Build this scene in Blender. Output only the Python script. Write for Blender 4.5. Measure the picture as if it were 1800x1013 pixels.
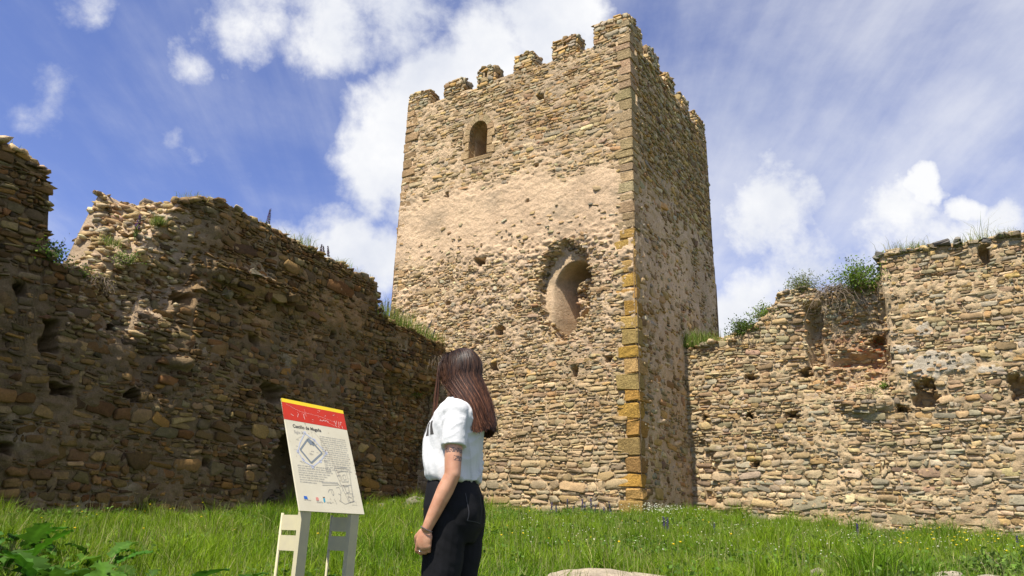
import bpy, bmesh, math, random
import numpy as np
from mathutils import Vector, Matrix

for _o in list(bpy.data.objects):
    bpy.data.objects.remove(_o)
SC = bpy.context.scene
COL = SC.collection
R = math.radians

# ------------------------------------------------------------------ camera
CAM_H = 0.75
cam_data = bpy.data.cameras.new("camera")
cam_data.sensor_width = 36.0
cam_data.lens = 26.0
cam_data.clip_start = 0.05
cam_data.clip_end = 3000.0
cam = bpy.data.objects.new("camera", cam_data)
COL.objects.link(cam)
_p, _r = R(18.5), R(1.7)
_fw = Vector((0, math.cos(_p), math.sin(_p)))
_up = Vector((0, -math.sin(_p), math.cos(_p)))
_rt = Vector((1, 0, 0))
_rt2 = _rt * math.cos(_r) + _up * math.sin(_r)
_up2 = _up * math.cos(_r) - _rt * math.sin(_r)
cam.matrix_world = Matrix(((_rt2.x, _up2.x, -_fw.x, 0), (_rt2.y, _up2.y, -_fw.y, 0), (_rt2.z, _up2.z, -_fw.z, CAM_H), (0, 0, 0, 1)))
SC.camera = cam

# ------------------------------------------------------------------ sun, sky
SUN_EL = R(59)
SUN_AZ = Vector((-0.5679, -0.8232, 0)).normalized()
SUN = Vector((SUN_AZ.x * math.cos(SUN_EL), SUN_AZ.y * math.cos(SUN_EL), math.sin(SUN_EL)))
ld = bpy.data.lights.new("sun", 'SUN')
ld.energy = 5.0
ld.angle = R(0.55)
ld.color = (1.0, 0.94, 0.84)
sun = bpy.data.objects.new("sun", ld)
COL.objects.link(sun)
sun.rotation_euler = (-SUN).to_track_quat('-Z', 'Y').to_euler()
sun.location = (-20, -20, 30)

world = bpy.data.worlds.new("World")
SC.world = world
world.use_nodes = True
wn, wl = world.node_tree.nodes, world.node_tree.links
wn.clear()


def wnode(t, **kw):
    n = wn.new(t)
    for k, v in kw.items():
        setattr(n, k, v)
    return n


def wmath(op, a, b=None, c=None):
    n = wnode('ShaderNodeMath', operation=op)
    for i, v in enumerate((a, b, c)):
        if v is None:
            continue
        if isinstance(v, (int, float)):
            n.inputs[i].default_value = v
        else:
            wl.new(v, n.inputs[i])
    return n.outputs[0]


w_out = wnode('ShaderNodeOutputWorld')
w_bg = wnode('ShaderNodeBackground')
w_bg.inputs['Strength'].default_value = 0.072
wl.new(w_bg.outputs[0], w_out.inputs[0])
sky = wnode('ShaderNodeTexSky', sky_type='NISHITA', sun_disc=False)
sky.sun_elevation = SUN_EL
sky.sun_rotation = math.atan2(SUN_AZ.x, SUN_AZ.y)
sky.air_density = 1.0
sky.dust_density = 0.3
sky.ozone_density = 3.0
sky.altitude = 1100
tc = wnode('ShaderNodeTexCoord')
DIR = tc.outputs['Generated']
sep = wnode('ShaderNodeSeparateXYZ')
wl.new(DIR, sep.inputs[0])
zc = wmath('MAXIMUM', wmath('ADD', sep.outputs[2], 0.22), 0.05)
flat = wnode('ShaderNodeCombineXYZ')
wl.new(wmath('DIVIDE', sep.outputs[0], zc), flat.inputs[0])
wl.new(wmath('DIVIDE', sep.outputs[1], zc), flat.inputs[1])


def wnoise(vec, scale, detail, rough, dist=0.0, off=(0, 0, 0), sc=(1, 1, 1)):
    mp = wnode('ShaderNodeMapping')
    mp.inputs['Location'].default_value = off
    mp.inputs['Scale'].default_value = sc
    wl.new(vec, mp.inputs[0])
    n = wnode('ShaderNodeTexNoise')
    n.inputs['Scale'].default_value = scale
    n.inputs['Detail'].default_value = detail
    n.inputs['Roughness'].default_value = rough
    n.inputs['Distortion'].default_value = dist
    wl.new(mp.outputs[0], n.inputs['Vector'])
    return n.outputs[0]


# cloud banks: direction, angular radius, weight
CLOUDS = [(-0.155,0.848,0.507,0.089,1.00),(-0.104,0.834,0.542,0.096,1.00),(-0.038,0.819,0.573,0.096,1.00),(0.034,0.793,0.609,0.087,1.00),(-0.184,0.867,0.463,0.071,1.00),(0.072,0.776,0.627,0.054,1.00),(-0.125,0.881,0.455,0.083,1.00),(-0.226,0.905,0.360,0.071,1.00),(-0.168,0.924,0.345,0.076,1.00),(-0.282,0.896,0.343,0.059,0.80),(-0.318,0.740,0.593,0.075,0.80),(-0.242,0.768,0.593,0.092,0.85),(-0.160,0.774,0.613,0.093,0.80),(-0.389,0.760,0.520,0.034,0.43),(-0.339,0.778,0.530,0.028,0.36),(-0.520,0.736,0.434,0.051,0.36),(-0.477,0.680,0.557,0.051,0.60),(-0.476,0.785,0.396,0.015,0.43),(0.359,0.880,0.311,0.151,0.70),(0.450,0.824,0.345,0.130,0.70),(0.311,0.870,0.383,0.117,0.70),(0.398,0.802,0.446,0.153,0.25),(0.482,0.731,0.484,0.150,0.25),(0.488,0.778,0.396,0.028,1.00),(0.521,0.769,0.369,0.029,0.95),(0.548,0.759,0.353,0.045,0.90),(0.542,0.786,0.298,0.110,0.90),(0.315,0.905,0.287,0.088,0.90),(0.330,0.790,0.517,0.119,0.25),(0.393,0.731,0.558,0.134,0.25),(-0.419,0.817,0.396,0.139,0.25),(0.453,0.852,0.261,0.137,0.70)]
# warp the look-up direction a little so the banks get ragged outlines
wv = wnode('ShaderNodeTexNoise')
wv.inputs['Scale'].default_value = 7.0
wv.inputs['Detail'].default_value = 6.0
wv.inputs['Roughness'].default_value = 0.6
wl.new(DIR, wv.inputs['Vector'])
wsub = wnode('ShaderNodeVectorMath', operation='MULTIPLY_ADD')
wl.new(wv.outputs[1], wsub.inputs[0])
wsub.inputs[1].default_value = (0.10, 0.10, 0.10)
wl.new(DIR, wsub.inputs[2])
wsub2 = wnode('ShaderNodeVectorMath', operation='SUBTRACT')
wl.new(wsub.outputs[0], wsub2.inputs[0])
wsub2.inputs[1].default_value = (0.05, 0.05, 0.05)
WD = wsub2.outputs[0]
dens = None
for (cx, cy, cz, cr, cw) in CLOUDS:
    dn = wnode('ShaderNodeVectorMath', operation='DISTANCE')
    wl.new(WD, dn.inputs[0])
    dn.inputs[1].default_value = (cx, cy, cz)
    mr = wnode('ShaderNodeMapRange', interpolation_type='SMOOTHSTEP')
    wl.new(dn.outputs['Value'], mr.inputs[0])
    mr.inputs[1].default_value = 0.0
    mr.inputs[2].default_value = cr * 1.55
    mr.inputs[3].default_value = cw
    mr.inputs[4].default_value = 0.0
    dens = mr.outputs[0] if dens is None else wmath('MAXIMUM', dens, mr.outputs[0])
# the same kind of broken cumulus all round the sky, outside the view too
allround = wnode('ShaderNodeMapRange', interpolation_type='SMOOTHSTEP')
wl.new(wnoise(flat.outputs[0], 1.1, 4, 0.5, 0.3, (3.1, 1.7, 0)), allround.inputs[0])
allround.inputs[1].default_value = 0.52
allround.inputs[2].default_value = 0.72
allround.inputs[3].default_value = 0.0
allround.inputs[4].default_value = 0.9
behind = wnode('ShaderNodeMapRange', interpolation_type='SMOOTHSTEP')
wl.new(sep.outputs[1], behind.inputs[0])
behind.inputs[1].default_value = 0.55
behind.inputs[2].default_value = 0.2
dens = wmath('MAXIMUM', dens, wmath('MULTIPLY', allround.outputs[0], behind.outputs[0]))
detail = wnoise(DIR, 9.0, 12, 0.62, 0.1)
fine = wmath('ADD', dens, wmath('MULTIPLY', wmath('SUBTRACT', detail, 0.5), 1.5))
mask = wnode('ShaderNodeMapRange', interpolation_type='SMOOTHSTEP')
wl.new(fine, mask.inputs[0])
mask.inputs[1].default_value = 0.26
mask.inputs[2].default_value = 0.82
# thin high veil
veil = wnode('ShaderNodeMapRange', interpolation_type='SMOOTHSTEP')
bank = wnode('ShaderNodeMapRange', interpolation_type='SMOOTHSTEP')
wl.new(sep.outputs[0], bank.inputs[0])
bank.inputs[1].default_value = -0.15
bank.inputs[2].default_value = 0.42
bank.inputs[3].default_value = -0.04
bank.inputs[4].default_value = 0.13
streak = wnoise(flat.outputs[0], 1.5, 9, 0.62, 0.25, (0.4, 0.2, 0), (1.0, 1.0, 1))
streak2 = wnoise(flat.outputs[0], 2.2, 6, 0.6, 0.2, (4.4, 1.2, 0), (2.2, 0.45, 1))
wl.new(wmath('ADD', wmath('ADD', wmath('MULTIPLY', streak, 0.55), wmath('MULTIPLY', streak2, 0.45)), bank.outputs[0]), veil.inputs[0])
veil.inputs[1].default_value = 0.38
veil.inputs[2].default_value = 0.80
veil.inputs[4].default_value = 0.72
cm = wmath('MAXIMUM', mask.outputs[0], veil.outputs[0])
shade = wnoise(DIR, 5.0, 6, 0.6, 0.0, (2, 5, 1))
ccol = wnode('ShaderNodeMix', data_type='RGBA')
shr = wnode('ShaderNodeMapRange')
wl.new(shade, shr.inputs[0])
shr.inputs[1].default_value = 0.35
shr.inputs[2].default_value = 0.6
wl.new(shr.outputs[0], ccol.inputs['Factor'])
ccol.inputs['A'].default_value = (6.4, 6.7, 7.5, 1)
ccol.inputs['B'].default_value = (8.4, 8.45, 8.6, 1)
skyg = wnode('ShaderNodeMix', data_type='RGBA', blend_type='MULTIPLY')
skyg.inputs['Factor'].default_value = 1.0
wl.new(sky.outputs[0], skyg.inputs['A'])
skyg.inputs['B'].default_value = (1.48, 1.32, 1.66, 1)
smix = wnode('ShaderNodeMix', data_type='RGBA')
wl.new(cm, smix.inputs['Factor'])
wl.new(skyg.outputs['Result'], smix.inputs['A'])
wl.new(ccol.outputs['Result'], smix.inputs['B'])
wl.new(smix.outputs['Result'], w_bg.inputs['Color'])

SC.view_settings.view_transform = 'Standard'
SC.view_settings.look = 'None'
SC.view_settings.exposure = 0.70
SC.view_settings.gamma = 1.0
SC.view_settings.use_curve_mapping = False
SC.cycles.max_bounces = 6
SC.cycles.use_denoising = True


# ------------------------------------------------------------------ helpers
def _h(ix, iy, seed):
    n = (ix.astype(np.int64) * 374761393 + iy.astype(np.int64) * 668265263 + seed * 974634777) & 0x7fffffff
    n = ((n ^ (n >> 13)) * 1274126177) & 0x7fffffff
    return ((n ^ (n >> 16)) & 0xffff) / 65535.0


def vn(x, y, seed=0):
    x = np.asarray(x, float); y = np.asarray(y, float)
    xi, yi = np.floor(x), np.floor(y)
    fx, fy = x - xi, y - yi
    fx = fx * fx * (3 - 2 * fx); fy = fy * fy * (3 - 2 * fy)
    a = _h(xi, yi, seed); b = _h(xi + 1, yi, seed); c = _h(xi, yi + 1, seed); d = _h(xi + 1, yi + 1, seed)
    return (a * (1 - fx) + b * fx) * (1 - fy) + (c * (1 - fx) + d * fx) * fy


def fbm(x, y, seed=0, octv=4, gain=0.5):
    t, a, s = 0.0, 1.0, 0.0
    for i in range(octv):
        t = t + a * vn(np.asarray(x) * 2 ** i, np.asarray(y) * 2 ** i, seed + 17 * i)
        s += a
        a *= gain
    return t / s - 0.5


def sm(a, b, x):
    t = np.clip((np.asarray(x, float) - a) / (b - a), 0, 1)
    return t * t * (3 - 2 * t)


def boxm(s, z, s0, s1, z0, z1, soft=0.05):
    return sm(s0 - soft, s0 + soft, s) * (1 - sm(s1 - soft, s1 + soft, s)) * sm(z0 - soft, z0 + soft, z) * (1 - sm(z1 - soft, z1 + soft, z))


def blob(s, z, cs, cz, rs, rz, soft=0.25):
    d = (np.abs((s - cs) / rs) ** 2 + np.abs((z - cz) / rz) ** 2) ** .5
    return 1 - sm(1 - soft, 1 + soft, d)


def putlog(s, z, cs, cz, rs, rz, e=0.0):
    d = np.maximum(np.abs((s - cs) / rs + 2.0 * e), np.abs((z - cz) / rz + 2.0 * e))
    return 1 - sm(.85, 1.1, d)


def npmesh(name, V, quads=None, tris=None, col=None, smooth=False):
    V = np.asarray(V, np.float32).reshape(-1, 3)
    me = bpy.data.meshes.new(name)
    quads = np.zeros((0, 4), np.int32) if quads is None else np.asarray(quads, np.int32).reshape(-1, 4)
    tris = np.zeros((0, 3), np.int32) if tris is None else np.asarray(tris, np.int32).reshape(-1, 3)
    nq, nt = len(quads), len(tris)
    me.vertices.add(len(V)); me.vertices.foreach_set("co", V.ravel())
    me.loops.add(nq * 4 + nt * 3); me.polygons.add(nq + nt)
    me.loops.foreach_set("vertex_index", np.concatenate([quads.ravel(), tris.ravel()]).astype(np.int32))
    me.polygons.foreach_set("loop_start", np.concatenate([np.arange(nq) * 4, nq * 4 + np.arange(nt) * 3]).astype(np.int32))
    if smooth:
        me.polygons.foreach_set("use_smooth", np.ones(nq + nt, bool))
    me.update(calc_edges=True)
    if col is not None:
        a = me.attributes.new("Col", 'FLOAT_COLOR', 'POINT')
        c = np.ones((len(V), 4), np.float32)
        c[:, :3] = col
        a.data.foreach_set("color", c.ravel())
    return me


def obj(name, me, mat=None, parent=None, loc=None):
    o = bpy.data.objects.new(name, me)
    COL.objects.link(o)
    if mat is not None:
        me.materials.append(mat)
    if parent is not None:
        o.parent = parent
    if loc is not None:
        o.location = loc
    return o


def tag(o, label=None, cat=None, group=None, kind=None):
    if label: o['label'] = label
    if cat: o['category'] = cat
    if group: o['group'] = group
    if kind: o['kind'] = kind
    return o


def empty(name, loc, rz=0.0):
    e = bpy.data.objects.new(name, None)
    COL.objects.link(e)
    e.location = loc
    e.rotation_euler = (0, 0, rz)
    e.empty_display_size = 0.3
    return e


class MB:
    """collects vertices and faces of one part"""
    def __init__(self):
        self.v, self.f = [], []

    def add(self, vs, fs):
        b = len(self.v)
        self.v += [tuple(p) for p in vs]
        self.f += [tuple(i + b for i in q) for q in fs]
        return self

    def box(self, c, ax, ay, az):
        c, ax, ay, az = Vector(c), Vector(ax), Vector(ay), Vector(az)
        vs = [c + ax * i + ay * j + az * k for i in (-1, 1) for j in (-1, 1) for k in (-1, 1)]
        return self.add(vs, [(0, 1, 3, 2), (4, 6, 7, 5), (0, 4, 5, 1), (2, 3, 7, 6), (0, 2, 6, 4), (1, 5, 7, 3)])

    def tube(self, pts, rads, n=8, cap=True):
        pts = [Vector(p) for p in pts]
        if isinstance(rads, (int, float)):
            rads = [rads] * len(pts)
        b = len(self.v)
        prev = None
        for i, p in enumerate(pts):
            d = (pts[min(i + 1, len(pts) - 1)] - pts[max(i - 1, 0)]).normalized()
            if prev is None:
                a = Vector((0, 0, 1)) if abs(d.z) < 0.9 else Vector((1, 0, 0))
                u = d.cross(a).normalized()
            else:
                u = (prev - d * prev.dot(d)).normalized()
            prev = u
            w = d.cross(u)
            for k in range(n):
                t = 2 * math.pi * k / n
                self.v.append(tuple(p + (u * math.cos(t) + w * math.sin(t)) * rads[i]))
        for i in range(len(pts) - 1):
            for k in range(n):
                k2 = (k + 1) % n
                self.f.append((b + i * n + k, b + i * n + k2, b + (i + 1) * n + k2, b + (i + 1) * n + k))
        if cap:
            self.f.append(tuple(b + k for k in range(n))[::-1])
            self.f.append(tuple(b + (len(pts) - 1) * n + k for k in range(n)))
        return self

    def build(self, name, mat, parent=None, smooth=False, loc=None):
        me = bpy.data.meshes.new(name)
        me.from_pydata(self.v, [], self.f)
        if smooth:
            me.polygons.foreach_set("use_smooth", np.ones(len(me.polygons), bool))
        me.update()
        return obj(name, me, mat, parent, loc)


# ------------------------------------------------------------------ materials
def mat_new(name):
    m = bpy.data.materials.new(name)
    m.use_nodes = True
    nt = m.node_tree
    return m, nt.nodes, nt.links, nt.nodes['Principled BSDF']


def attr_material(name, rough=0.92, bump=(), mottles=(), spec=0.25):
    """colour from the Col attribute, broken up by noise, with fine relief"""
    m, n, l, b = mat_new(name)
    at = n.new('ShaderNodeAttribute'); at.attribute_name = "Col"
    geo = n.new('ShaderNodeNewGeometry')
    cur = at.outputs['Color']
    for (scale, amt, dark, light) in mottles:
        nz = n.new('ShaderNodeTexNoise')
        nz.inputs['Scale'].default_value = scale
        nz.inputs['Detail'].default_value = 6
        nz.inputs['Roughness'].default_value = 0.65
        l.new(geo.outputs['Position'], nz.inputs['Vector'])
        rp = n.new('ShaderNodeValToRGB')
        rp.color_ramp.elements[0].position = 0.33
        rp.color_ramp.elements[0].color = (*dark, 1)
        rp.color_ramp.elements[1].position = 0.68
        rp.color_ramp.elements[1].color = (*light, 1)
        l.new(nz.outputs[0], rp.inputs[0])
        mx = n.new('ShaderNodeMix'); mx.data_type = 'RGBA'; mx.blend_type = 'MULTIPLY'
        mx.inputs['Factor'].default_value = amt
        l.new(cur, mx.inputs['A']); l.new(rp.outputs[0], mx.inputs['B'])
        cur = mx.outputs['Result']
    l.new(cur, b.inputs['Base Color'])
    b.inputs['Roughness'].default_value = rough
    b.inputs['Specular IOR Level'].default_value = spec
    prev = None
    for (scale, strength, dist) in bump:
        nz = n.new('ShaderNodeTexNoise')
        nz.inputs['Scale'].default_value = scale
        nz.inputs['Detail'].default_value = 7
        nz.inputs['Roughness'].default_value = 0.65
        l.new(geo.outputs['Position'], nz.inputs['Vector'])
        bp = n.new('ShaderNodeBump')
        bp.inputs['Strength'].default_value = strength
        bp.inputs['Distance'].default_value = dist
        l.new(nz.outputs[0], bp.inputs['Height'])
        if prev: l.new(prev, bp.inputs['Normal'])
        prev = bp.outputs[0]
    if prev: l.new(prev, b.inputs['Normal'])
    return m


def plain(name, col, rough=0.6, bump=None, spec=0.3, metal=0.0, var=None):
    m, n, l, b = mat_new(name)
    b.inputs['Base Color'].default_value = (*col, 1)
    b.inputs['Roughness'].default_value = rough
    b.inputs['Specular IOR Level'].default_value = spec
    b.inputs['Metallic'].default_value = metal
    tcn = n.new('ShaderNodeTexCoord')
    if var:
        nz = n.new('ShaderNodeTexNoise'); nz.inputs['Scale'].default_value = var[0]; nz.inputs['Detail'].default_value = 6
        l.new(tcn.outputs['Object'], nz.inputs['Vector'])
        mx = n.new('ShaderNodeMix'); mx.data_type = 'RGBA'
        mr = n.new('ShaderNodeMapRange'); mr.inputs[1].default_value = 0.35; mr.inputs[2].default_value = 0.7
        l.new(nz.outputs[0], mr.inputs[0]); l.new(mr.outputs[0], mx.inputs['Factor'])
        mx.inputs['A'].default_value = (*col, 1); mx.inputs['B'].default_value = (*var[1], 1)
        l.new(mx.outputs['Result'], b.inputs['Base Color'])
    if bump:
        nz = n.new('ShaderNodeTexNoise'); nz.inputs['Scale'].default_value = bump[0]; nz.inputs['Detail'].default_value = 6
        l.new(tcn.outputs['Object'], nz.inputs['Vector'])
        bp = n.new('ShaderNodeBump'); bp.inputs['Strength'].default_value = bump[1]; bp.inputs['Distance'].default_value = bump[2]
        l.new(nz.outputs[0], bp.inputs['Height']); l.new(bp.outputs[0], b.inputs['Normal'])
    return m


def leaf_material(name, use_attr=True, col=(0.1, 0.2, 0.03), trans=0.35, rough=0.6):
    m, n, l, b = mat_new(name)
    out = n['Material Output']
    if use_attr:
        at = n.new('ShaderNodeAttribute'); at.attribute_name = "Col"; c = at.outputs['Color']
    else:
        rgb = n.new('ShaderNodeRGB'); rgb.outputs[0].default_value = (*col, 1); c = rgb.outputs[0]
    l.new(c, b.inputs['Base Color'])
    b.inputs['Roughness'].default_value = rough
    b.inputs['Specular IOR Level'].default_value = 0.14
    tr = n.new('ShaderNodeBsdfTranslucent')
    br = n.new('ShaderNodeMix'); br.data_type = 'RGBA'; br.blend_type = 'MULTIPLY'; br.inputs['Factor'].default_value = 1
    l.new(c, br.inputs['A']); br.inputs['B'].default_value = (1.25, 1.3, 0.7, 1)
    l.new(br.outputs['Result'], tr.inputs['Color'])
    ms = n.new('ShaderNodeMixShader'); ms.inputs[0].default_value = trans
    l.new(b.outputs[0], ms.inputs[1]); l.new(tr.outputs[0], ms.inputs[2])
    l.new(ms.outputs[0], out.inputs['Surface'])
    return m


M_STONE = attr_material("rubble stone", 0.9, bump=((12, 0.6, 0.03), (50, 0.7, 0.012)),
                        mottles=((6, 0.55, (0.55, 0.52, 0.5), (1.15, 1.1, 1.02)), (34, 0.6, (0.55, 0.53, 0.5), (1.2, 1.17, 1.1))))
M_MORTAR = attr_material("lime mortar", 0.96, bump=((16, 0.8, 0.04), (55, 0.9, 0.02)),
                         mottles=((1.3, 0.5, (0.7, 0.66, 0.6), (1.1, 1.08, 1.02)), (11, 0.5, (0.6, 0.56, 0.5), (1.15, 1.13, 1.1)), (48, 0.5, (0.55, 0.52, 0.5), (1.2, 1.2, 1.18))))
M_GRASS = leaf_material("grass blade", trans=0.38, rough=0.55)
M_LEAF = leaf_material("leaf", trans=0.3, rough=0.62)
M_TWIG = plain("dry twig", (0.17, 0.125, 0.085), 0.9, var=(20, (0.25, 0.2, 0.15)))
M_STEM = plain("green stem", (0.16, 0.2, 0.06), 0.8, var=(30, (0.22, 0.2, 0.09)))

# ------------------------------------------------------------------ where things stand
DR = np.array([0.53862571, 0.84254516, 0.0])      # along the shaded tower face and the left wall
DL = np.array([-0.84254516, 0.53862571, 0.0])     # along the sunlit tower face and the right wall
EZ = np.array([0, 0, 1.0])
TC = np.array([3.117, 17.728, 0.0])               # the tower's near corner
PW = np.array([4.915, 20.540, 0.0])               # where the right wall meets the tower
PL = np.array([-1.877, 20.921, 0.0])              # where the left wall meets the tower


def world_pt(O, es, n, s, z, d):
    s, z, d = np.asarray(s)[..., None], np.asarray(z)[..., None], np.asarray(d)[..., None]
    return O + s * es + z * EZ + d * n


# ------------------------------------------------------------------ ground
GP = np.array([(3.15, 17.5, 1.13), (-0.4, 19.7, 1.24), (-2.5, 19.6, 1.40), (-3.7, 17.6, 0.98), (-5.0, 15.8, 0.84), (-6.7, 13.2, 0.78), (-7.7, 11.6, 0.66),
               (4.9, 20.3, 1.18), (7.0, 18.9, 1.0), (9.3, 17.6, 0.84), (11, 16.4, 0.74), (0, 4, 0), (0, 0, 0), (-0.3, 3.8, 0.0), (4, 3, 0), (-4, 3, 0.0),
               (-4, 7, 0.3), (4, 7, 0.3), (0, 8, 0.3), (0, 12, 0.62), (5, 12, 0.6), (-4, 11, 0.56), (12, 8, 0.25), (-12, 4, 0.0), (0, -12, -0.3),
               (14, -4, -0.2), (-14, -6, -0.3), (0, 40, 0.9), (30, 30, 0.2), (-30, 30, 0.2), (30, -20, -0.5), (-30, -20, -0.5)])
_d = np.linalg.norm(GP[:, None, :2] - GP[None, :, :2], axis=2)
_n = len(GP)
_A = np.zeros((_n + 3, _n + 3))
_A[:_n, :_n] = _d
_A[:_n, _n] = 1; _A[:_n, _n + 1:] = GP[:, :2]
_A[_n, :_n] = 1; _A[_n + 1:, :_n] = GP[:, :2].T
_W = np.linalg.solve(_A, np.concatenate([GP[:, 2], [0, 0, 0]]))


def ground_z(x, y):
    x = np.asarray(x, float); y = np.asarray(y, float)
    r = np.hypot(x, y - 10)
    k = np.minimum(1.0, 34.0 / np.maximum(r, 1e-6))
    xx, yy = x * k, 10 + (y - 10) * k
    sh = xx.shape
    dd = np.hypot(xx.ravel()[:, None] - GP[:, 0], yy.ravel()[:, None] - GP[:, 1])
    z = dd @ _W[:_n] + _W[_n] + xx.ravel() * _W[_n + 1] + yy.ravel() * _W[_n + 2]
    z = z.reshape(sh) + 0.06 * fbm(x * 0.8, y * 0.8, 5, 3) - np.maximum(0, r - 34) * 0.03 * (r < 400) - 11 * (r >= 400)
    return z


def build_ground():
    rad = np.concatenate([np.linspace(0, 26, 105), np.geomspace(27, 1500, 24)])
    ang = np.linspace(0, 2 * np.pi, 161)[:-1]
    X = rad[:, None] * np.cos(ang); Y = 10 + rad[:, None] * np.sin(ang)
    Z = ground_z(X, Y)
    V = np.stack([X, Y, Z], -1)
    i, j = np.meshgrid(np.arange(len(rad) - 1), np.arange(len(ang)), indexing='ij')
    na = len(ang); j2 = (j + 1) % na
    Q = np.stack([i * na + j, (i + 1) * na + j, (i + 1) * na + j2, i * na + j2], -1)
    m, n, l, b = mat_new("meadow soil")
    geo = n.new('ShaderNodeNewGeometry')
    nz = n.new('ShaderNodeTexNoise'); nz.inputs['Scale'].default_value = 3; nz.inputs['Detail'].default_value = 8
    l.new(geo.outputs['Position'], nz.inputs['Vector'])
    rp = n.new('ShaderNodeValToRGB')
    rp.color_ramp.elements[0].position = 0.3; rp.color_ramp.elements[0].color = (0.03, 0.055, 0.012, 1)
    rp.color_ramp.elements[1].position = 0.7; rp.color_ramp.elements[1].color = (0.075, 0.11, 0.025, 1)
    l.new(nz.outputs[0], rp.inputs[0]); l.new(rp.outputs[0], b.inputs['Base Color'])
    b.inputs['Roughness'].default_value = 1.0
    bp = n.new('ShaderNodeBump'); bp.inputs['Distance'].default_value = 0.05
    l.new(nz.outputs[0], bp.inputs['Height']); l.new(bp.outputs[0], b.inputs['Normal'])
    tag(obj('ground', npmesh('ground', V, Q, smooth=True), m), 'grassy courtyard ground rising towards the tower', None, None, 'structure')


build_ground()

# ------------------------------------------------------------------ masonry
PAL = {'tan': (0.45, 0.325, 0.165), 'ochre': (0.47, 0.30, 0.10), 'grey': (0.35, 0.315, 0.235), 'green': (0.34, 0.295, 0.17),
       'brown': (0.29, 0.185, 0.09), 'purple': (0.26, 0.165, 0.115), 'cream': (0.60, 0.475, 0.295), 'rust': (0.37, 0.195, 0.08), 'dark': (0.16, 0.135, 0.105), 'red': (0.44, 0.15, 0.06)}


def palette(weights, n, rng):
    keys = list(weights); w = np.array([weights[k] for k in keys], float); w /= w.sum()
    idx = rng.choice(len(keys), n, p=w)
    c = np.array([PAL[k] for k in keys])[idx]
    c = c * 0.82 + 0.18 * np.array((.42, .31, .165))
    c = c * rng.normal(1.0, 0.21, (n, 1)).clip(0.5, 1.6) * rng.normal(1, 0.035, (n, 3))
    return c.clip(0.02, 0.8)


def layout(s0, s1, z0, z1, ch, rng, asp=(1.1, 3.4), wob=0.06, split=0.16):
    """coursed rubble: uneven courses cut into stones and slips; returns quads (n,4,2)"""
    out = []
    z = z0; k = 0
    seed = int(rng.integers(1e6))
    gs = np.arange(s0 - 1, s1 + 2, .08)
    tab = {}

    def edge(s, kk):
        if kk not in tab:
            tab[kk] = wob * (vn(gs * 0.7, 0 * gs + kk * 0.37, seed) - 0.5) * 2 + wob * .6 * (vn(gs * 2.3, 0 * gs + kk * 0.9, seed + 3) - .5)
        t = (s - gs[0]) / .08
        i_ = min(max(int(t), 0), len(gs) - 2)
        return tab[kk][i_] * (1 - t + i_) + tab[kk][i_ + 1] * (t - i_)

    while z < z1:
        h = ch * float(np.clip(rng.lognormal(0, 0.34), 0.6, 2.0))
        s = s0 - rng.random() * ch * 2
        j0 = 0.0
        e0, f0 = float(edge(s, k)), float(edge(s, k + 1))
        while s < s1:
            w = h * float(rng.uniform(*asp)) if h > ch * 0.75 else ch * float(rng.uniform(0.9, 3.0))
            w = max(w * (0.45 if rng.random() < .2 else 1), 0.07)
            j1 = rng.normal(0, 0.22) * h
            a, b = s, s + w
            e1, f1 = float(edge(b, k)), float(edge(b, k + 1))
            q = [(a - j0 / 2, z + e0), (b - j1 / 2, z + e1), (b + j1 / 2, z + h + f1), (a + j0 / 2, z + h + f0)]
            u = rng.random()
            if h > ch * 0.8 and u < split:
                t, t2 = rng.uniform(0.3, 0.7, 2)
                m0 = tuple(np.array(q[0]) * (1 - t) + np.array(q[3]) * t); m1 = tuple(np.array(q[1]) * (1 - t2) + np.array(q[2]) * t2)
                out.append([q[0], q[1], m1, m0])
                if rng.random() < .35 and w > 1.6 * h:
                    x = rng.uniform(.3, .7)
                    n0 = tuple(np.array(m0) * (1 - x) + np.array(m1) * x); n1 = tuple(np.array(q[3]) * (1 - x) + np.array(q[2]) * x)
                    out.append([m0, n0, n1, q[3]]); out.append([n0, m1, q[2], n1])
                else:
                    out.append([m0, m1, q[2], q[3]])
            elif u < split + .22:
                # a lower stone levelled up with a slip
                t, t2 = rng.uniform(0.66, 0.88, 2)
                m0 = tuple(np.array(q[0]) * (1 - t) + np.array(q[3]) * t); m1 = tuple(np.array(q[1]) * (1 - t2) + np.array(q[2]) * t2)
                out.append([q[0], q[1], m1, m0])
                if rng.random() < .5:
                    x = rng.uniform(.3, .7)
                    n0 = tuple(np.array(m0) * (1 - x) + np.array(m1) * x); n1 = tuple(np.array(q[3]) * (1 - x) + np.array(q[2]) * x)
                    out.append([m0, n0, n1, q[3]] if rng.random() < .5 else [n0, m1, q[2], n1])
            else:
                out.append(q)
            s = b; j0 = j1; e0, f0 = e1, f1
        z += h; k += 1
    return np.array(out)


NS = 10
_qb = [(i, (i + 1) % NS, NS + (i + 1) % NS, NS + i) for i in range(NS)] + [(NS + i, NS + (i + 1) % NS, 2 * NS + (i + 1) % NS, 2 * NS + i) for i in range(NS)]
_tb = [(2 * NS + i, 2 * NS + (i + 1) % NS, 3 * NS) for i in range(NS)]
SQ, ST = np.array(_qb), np.array(_tb)


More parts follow.
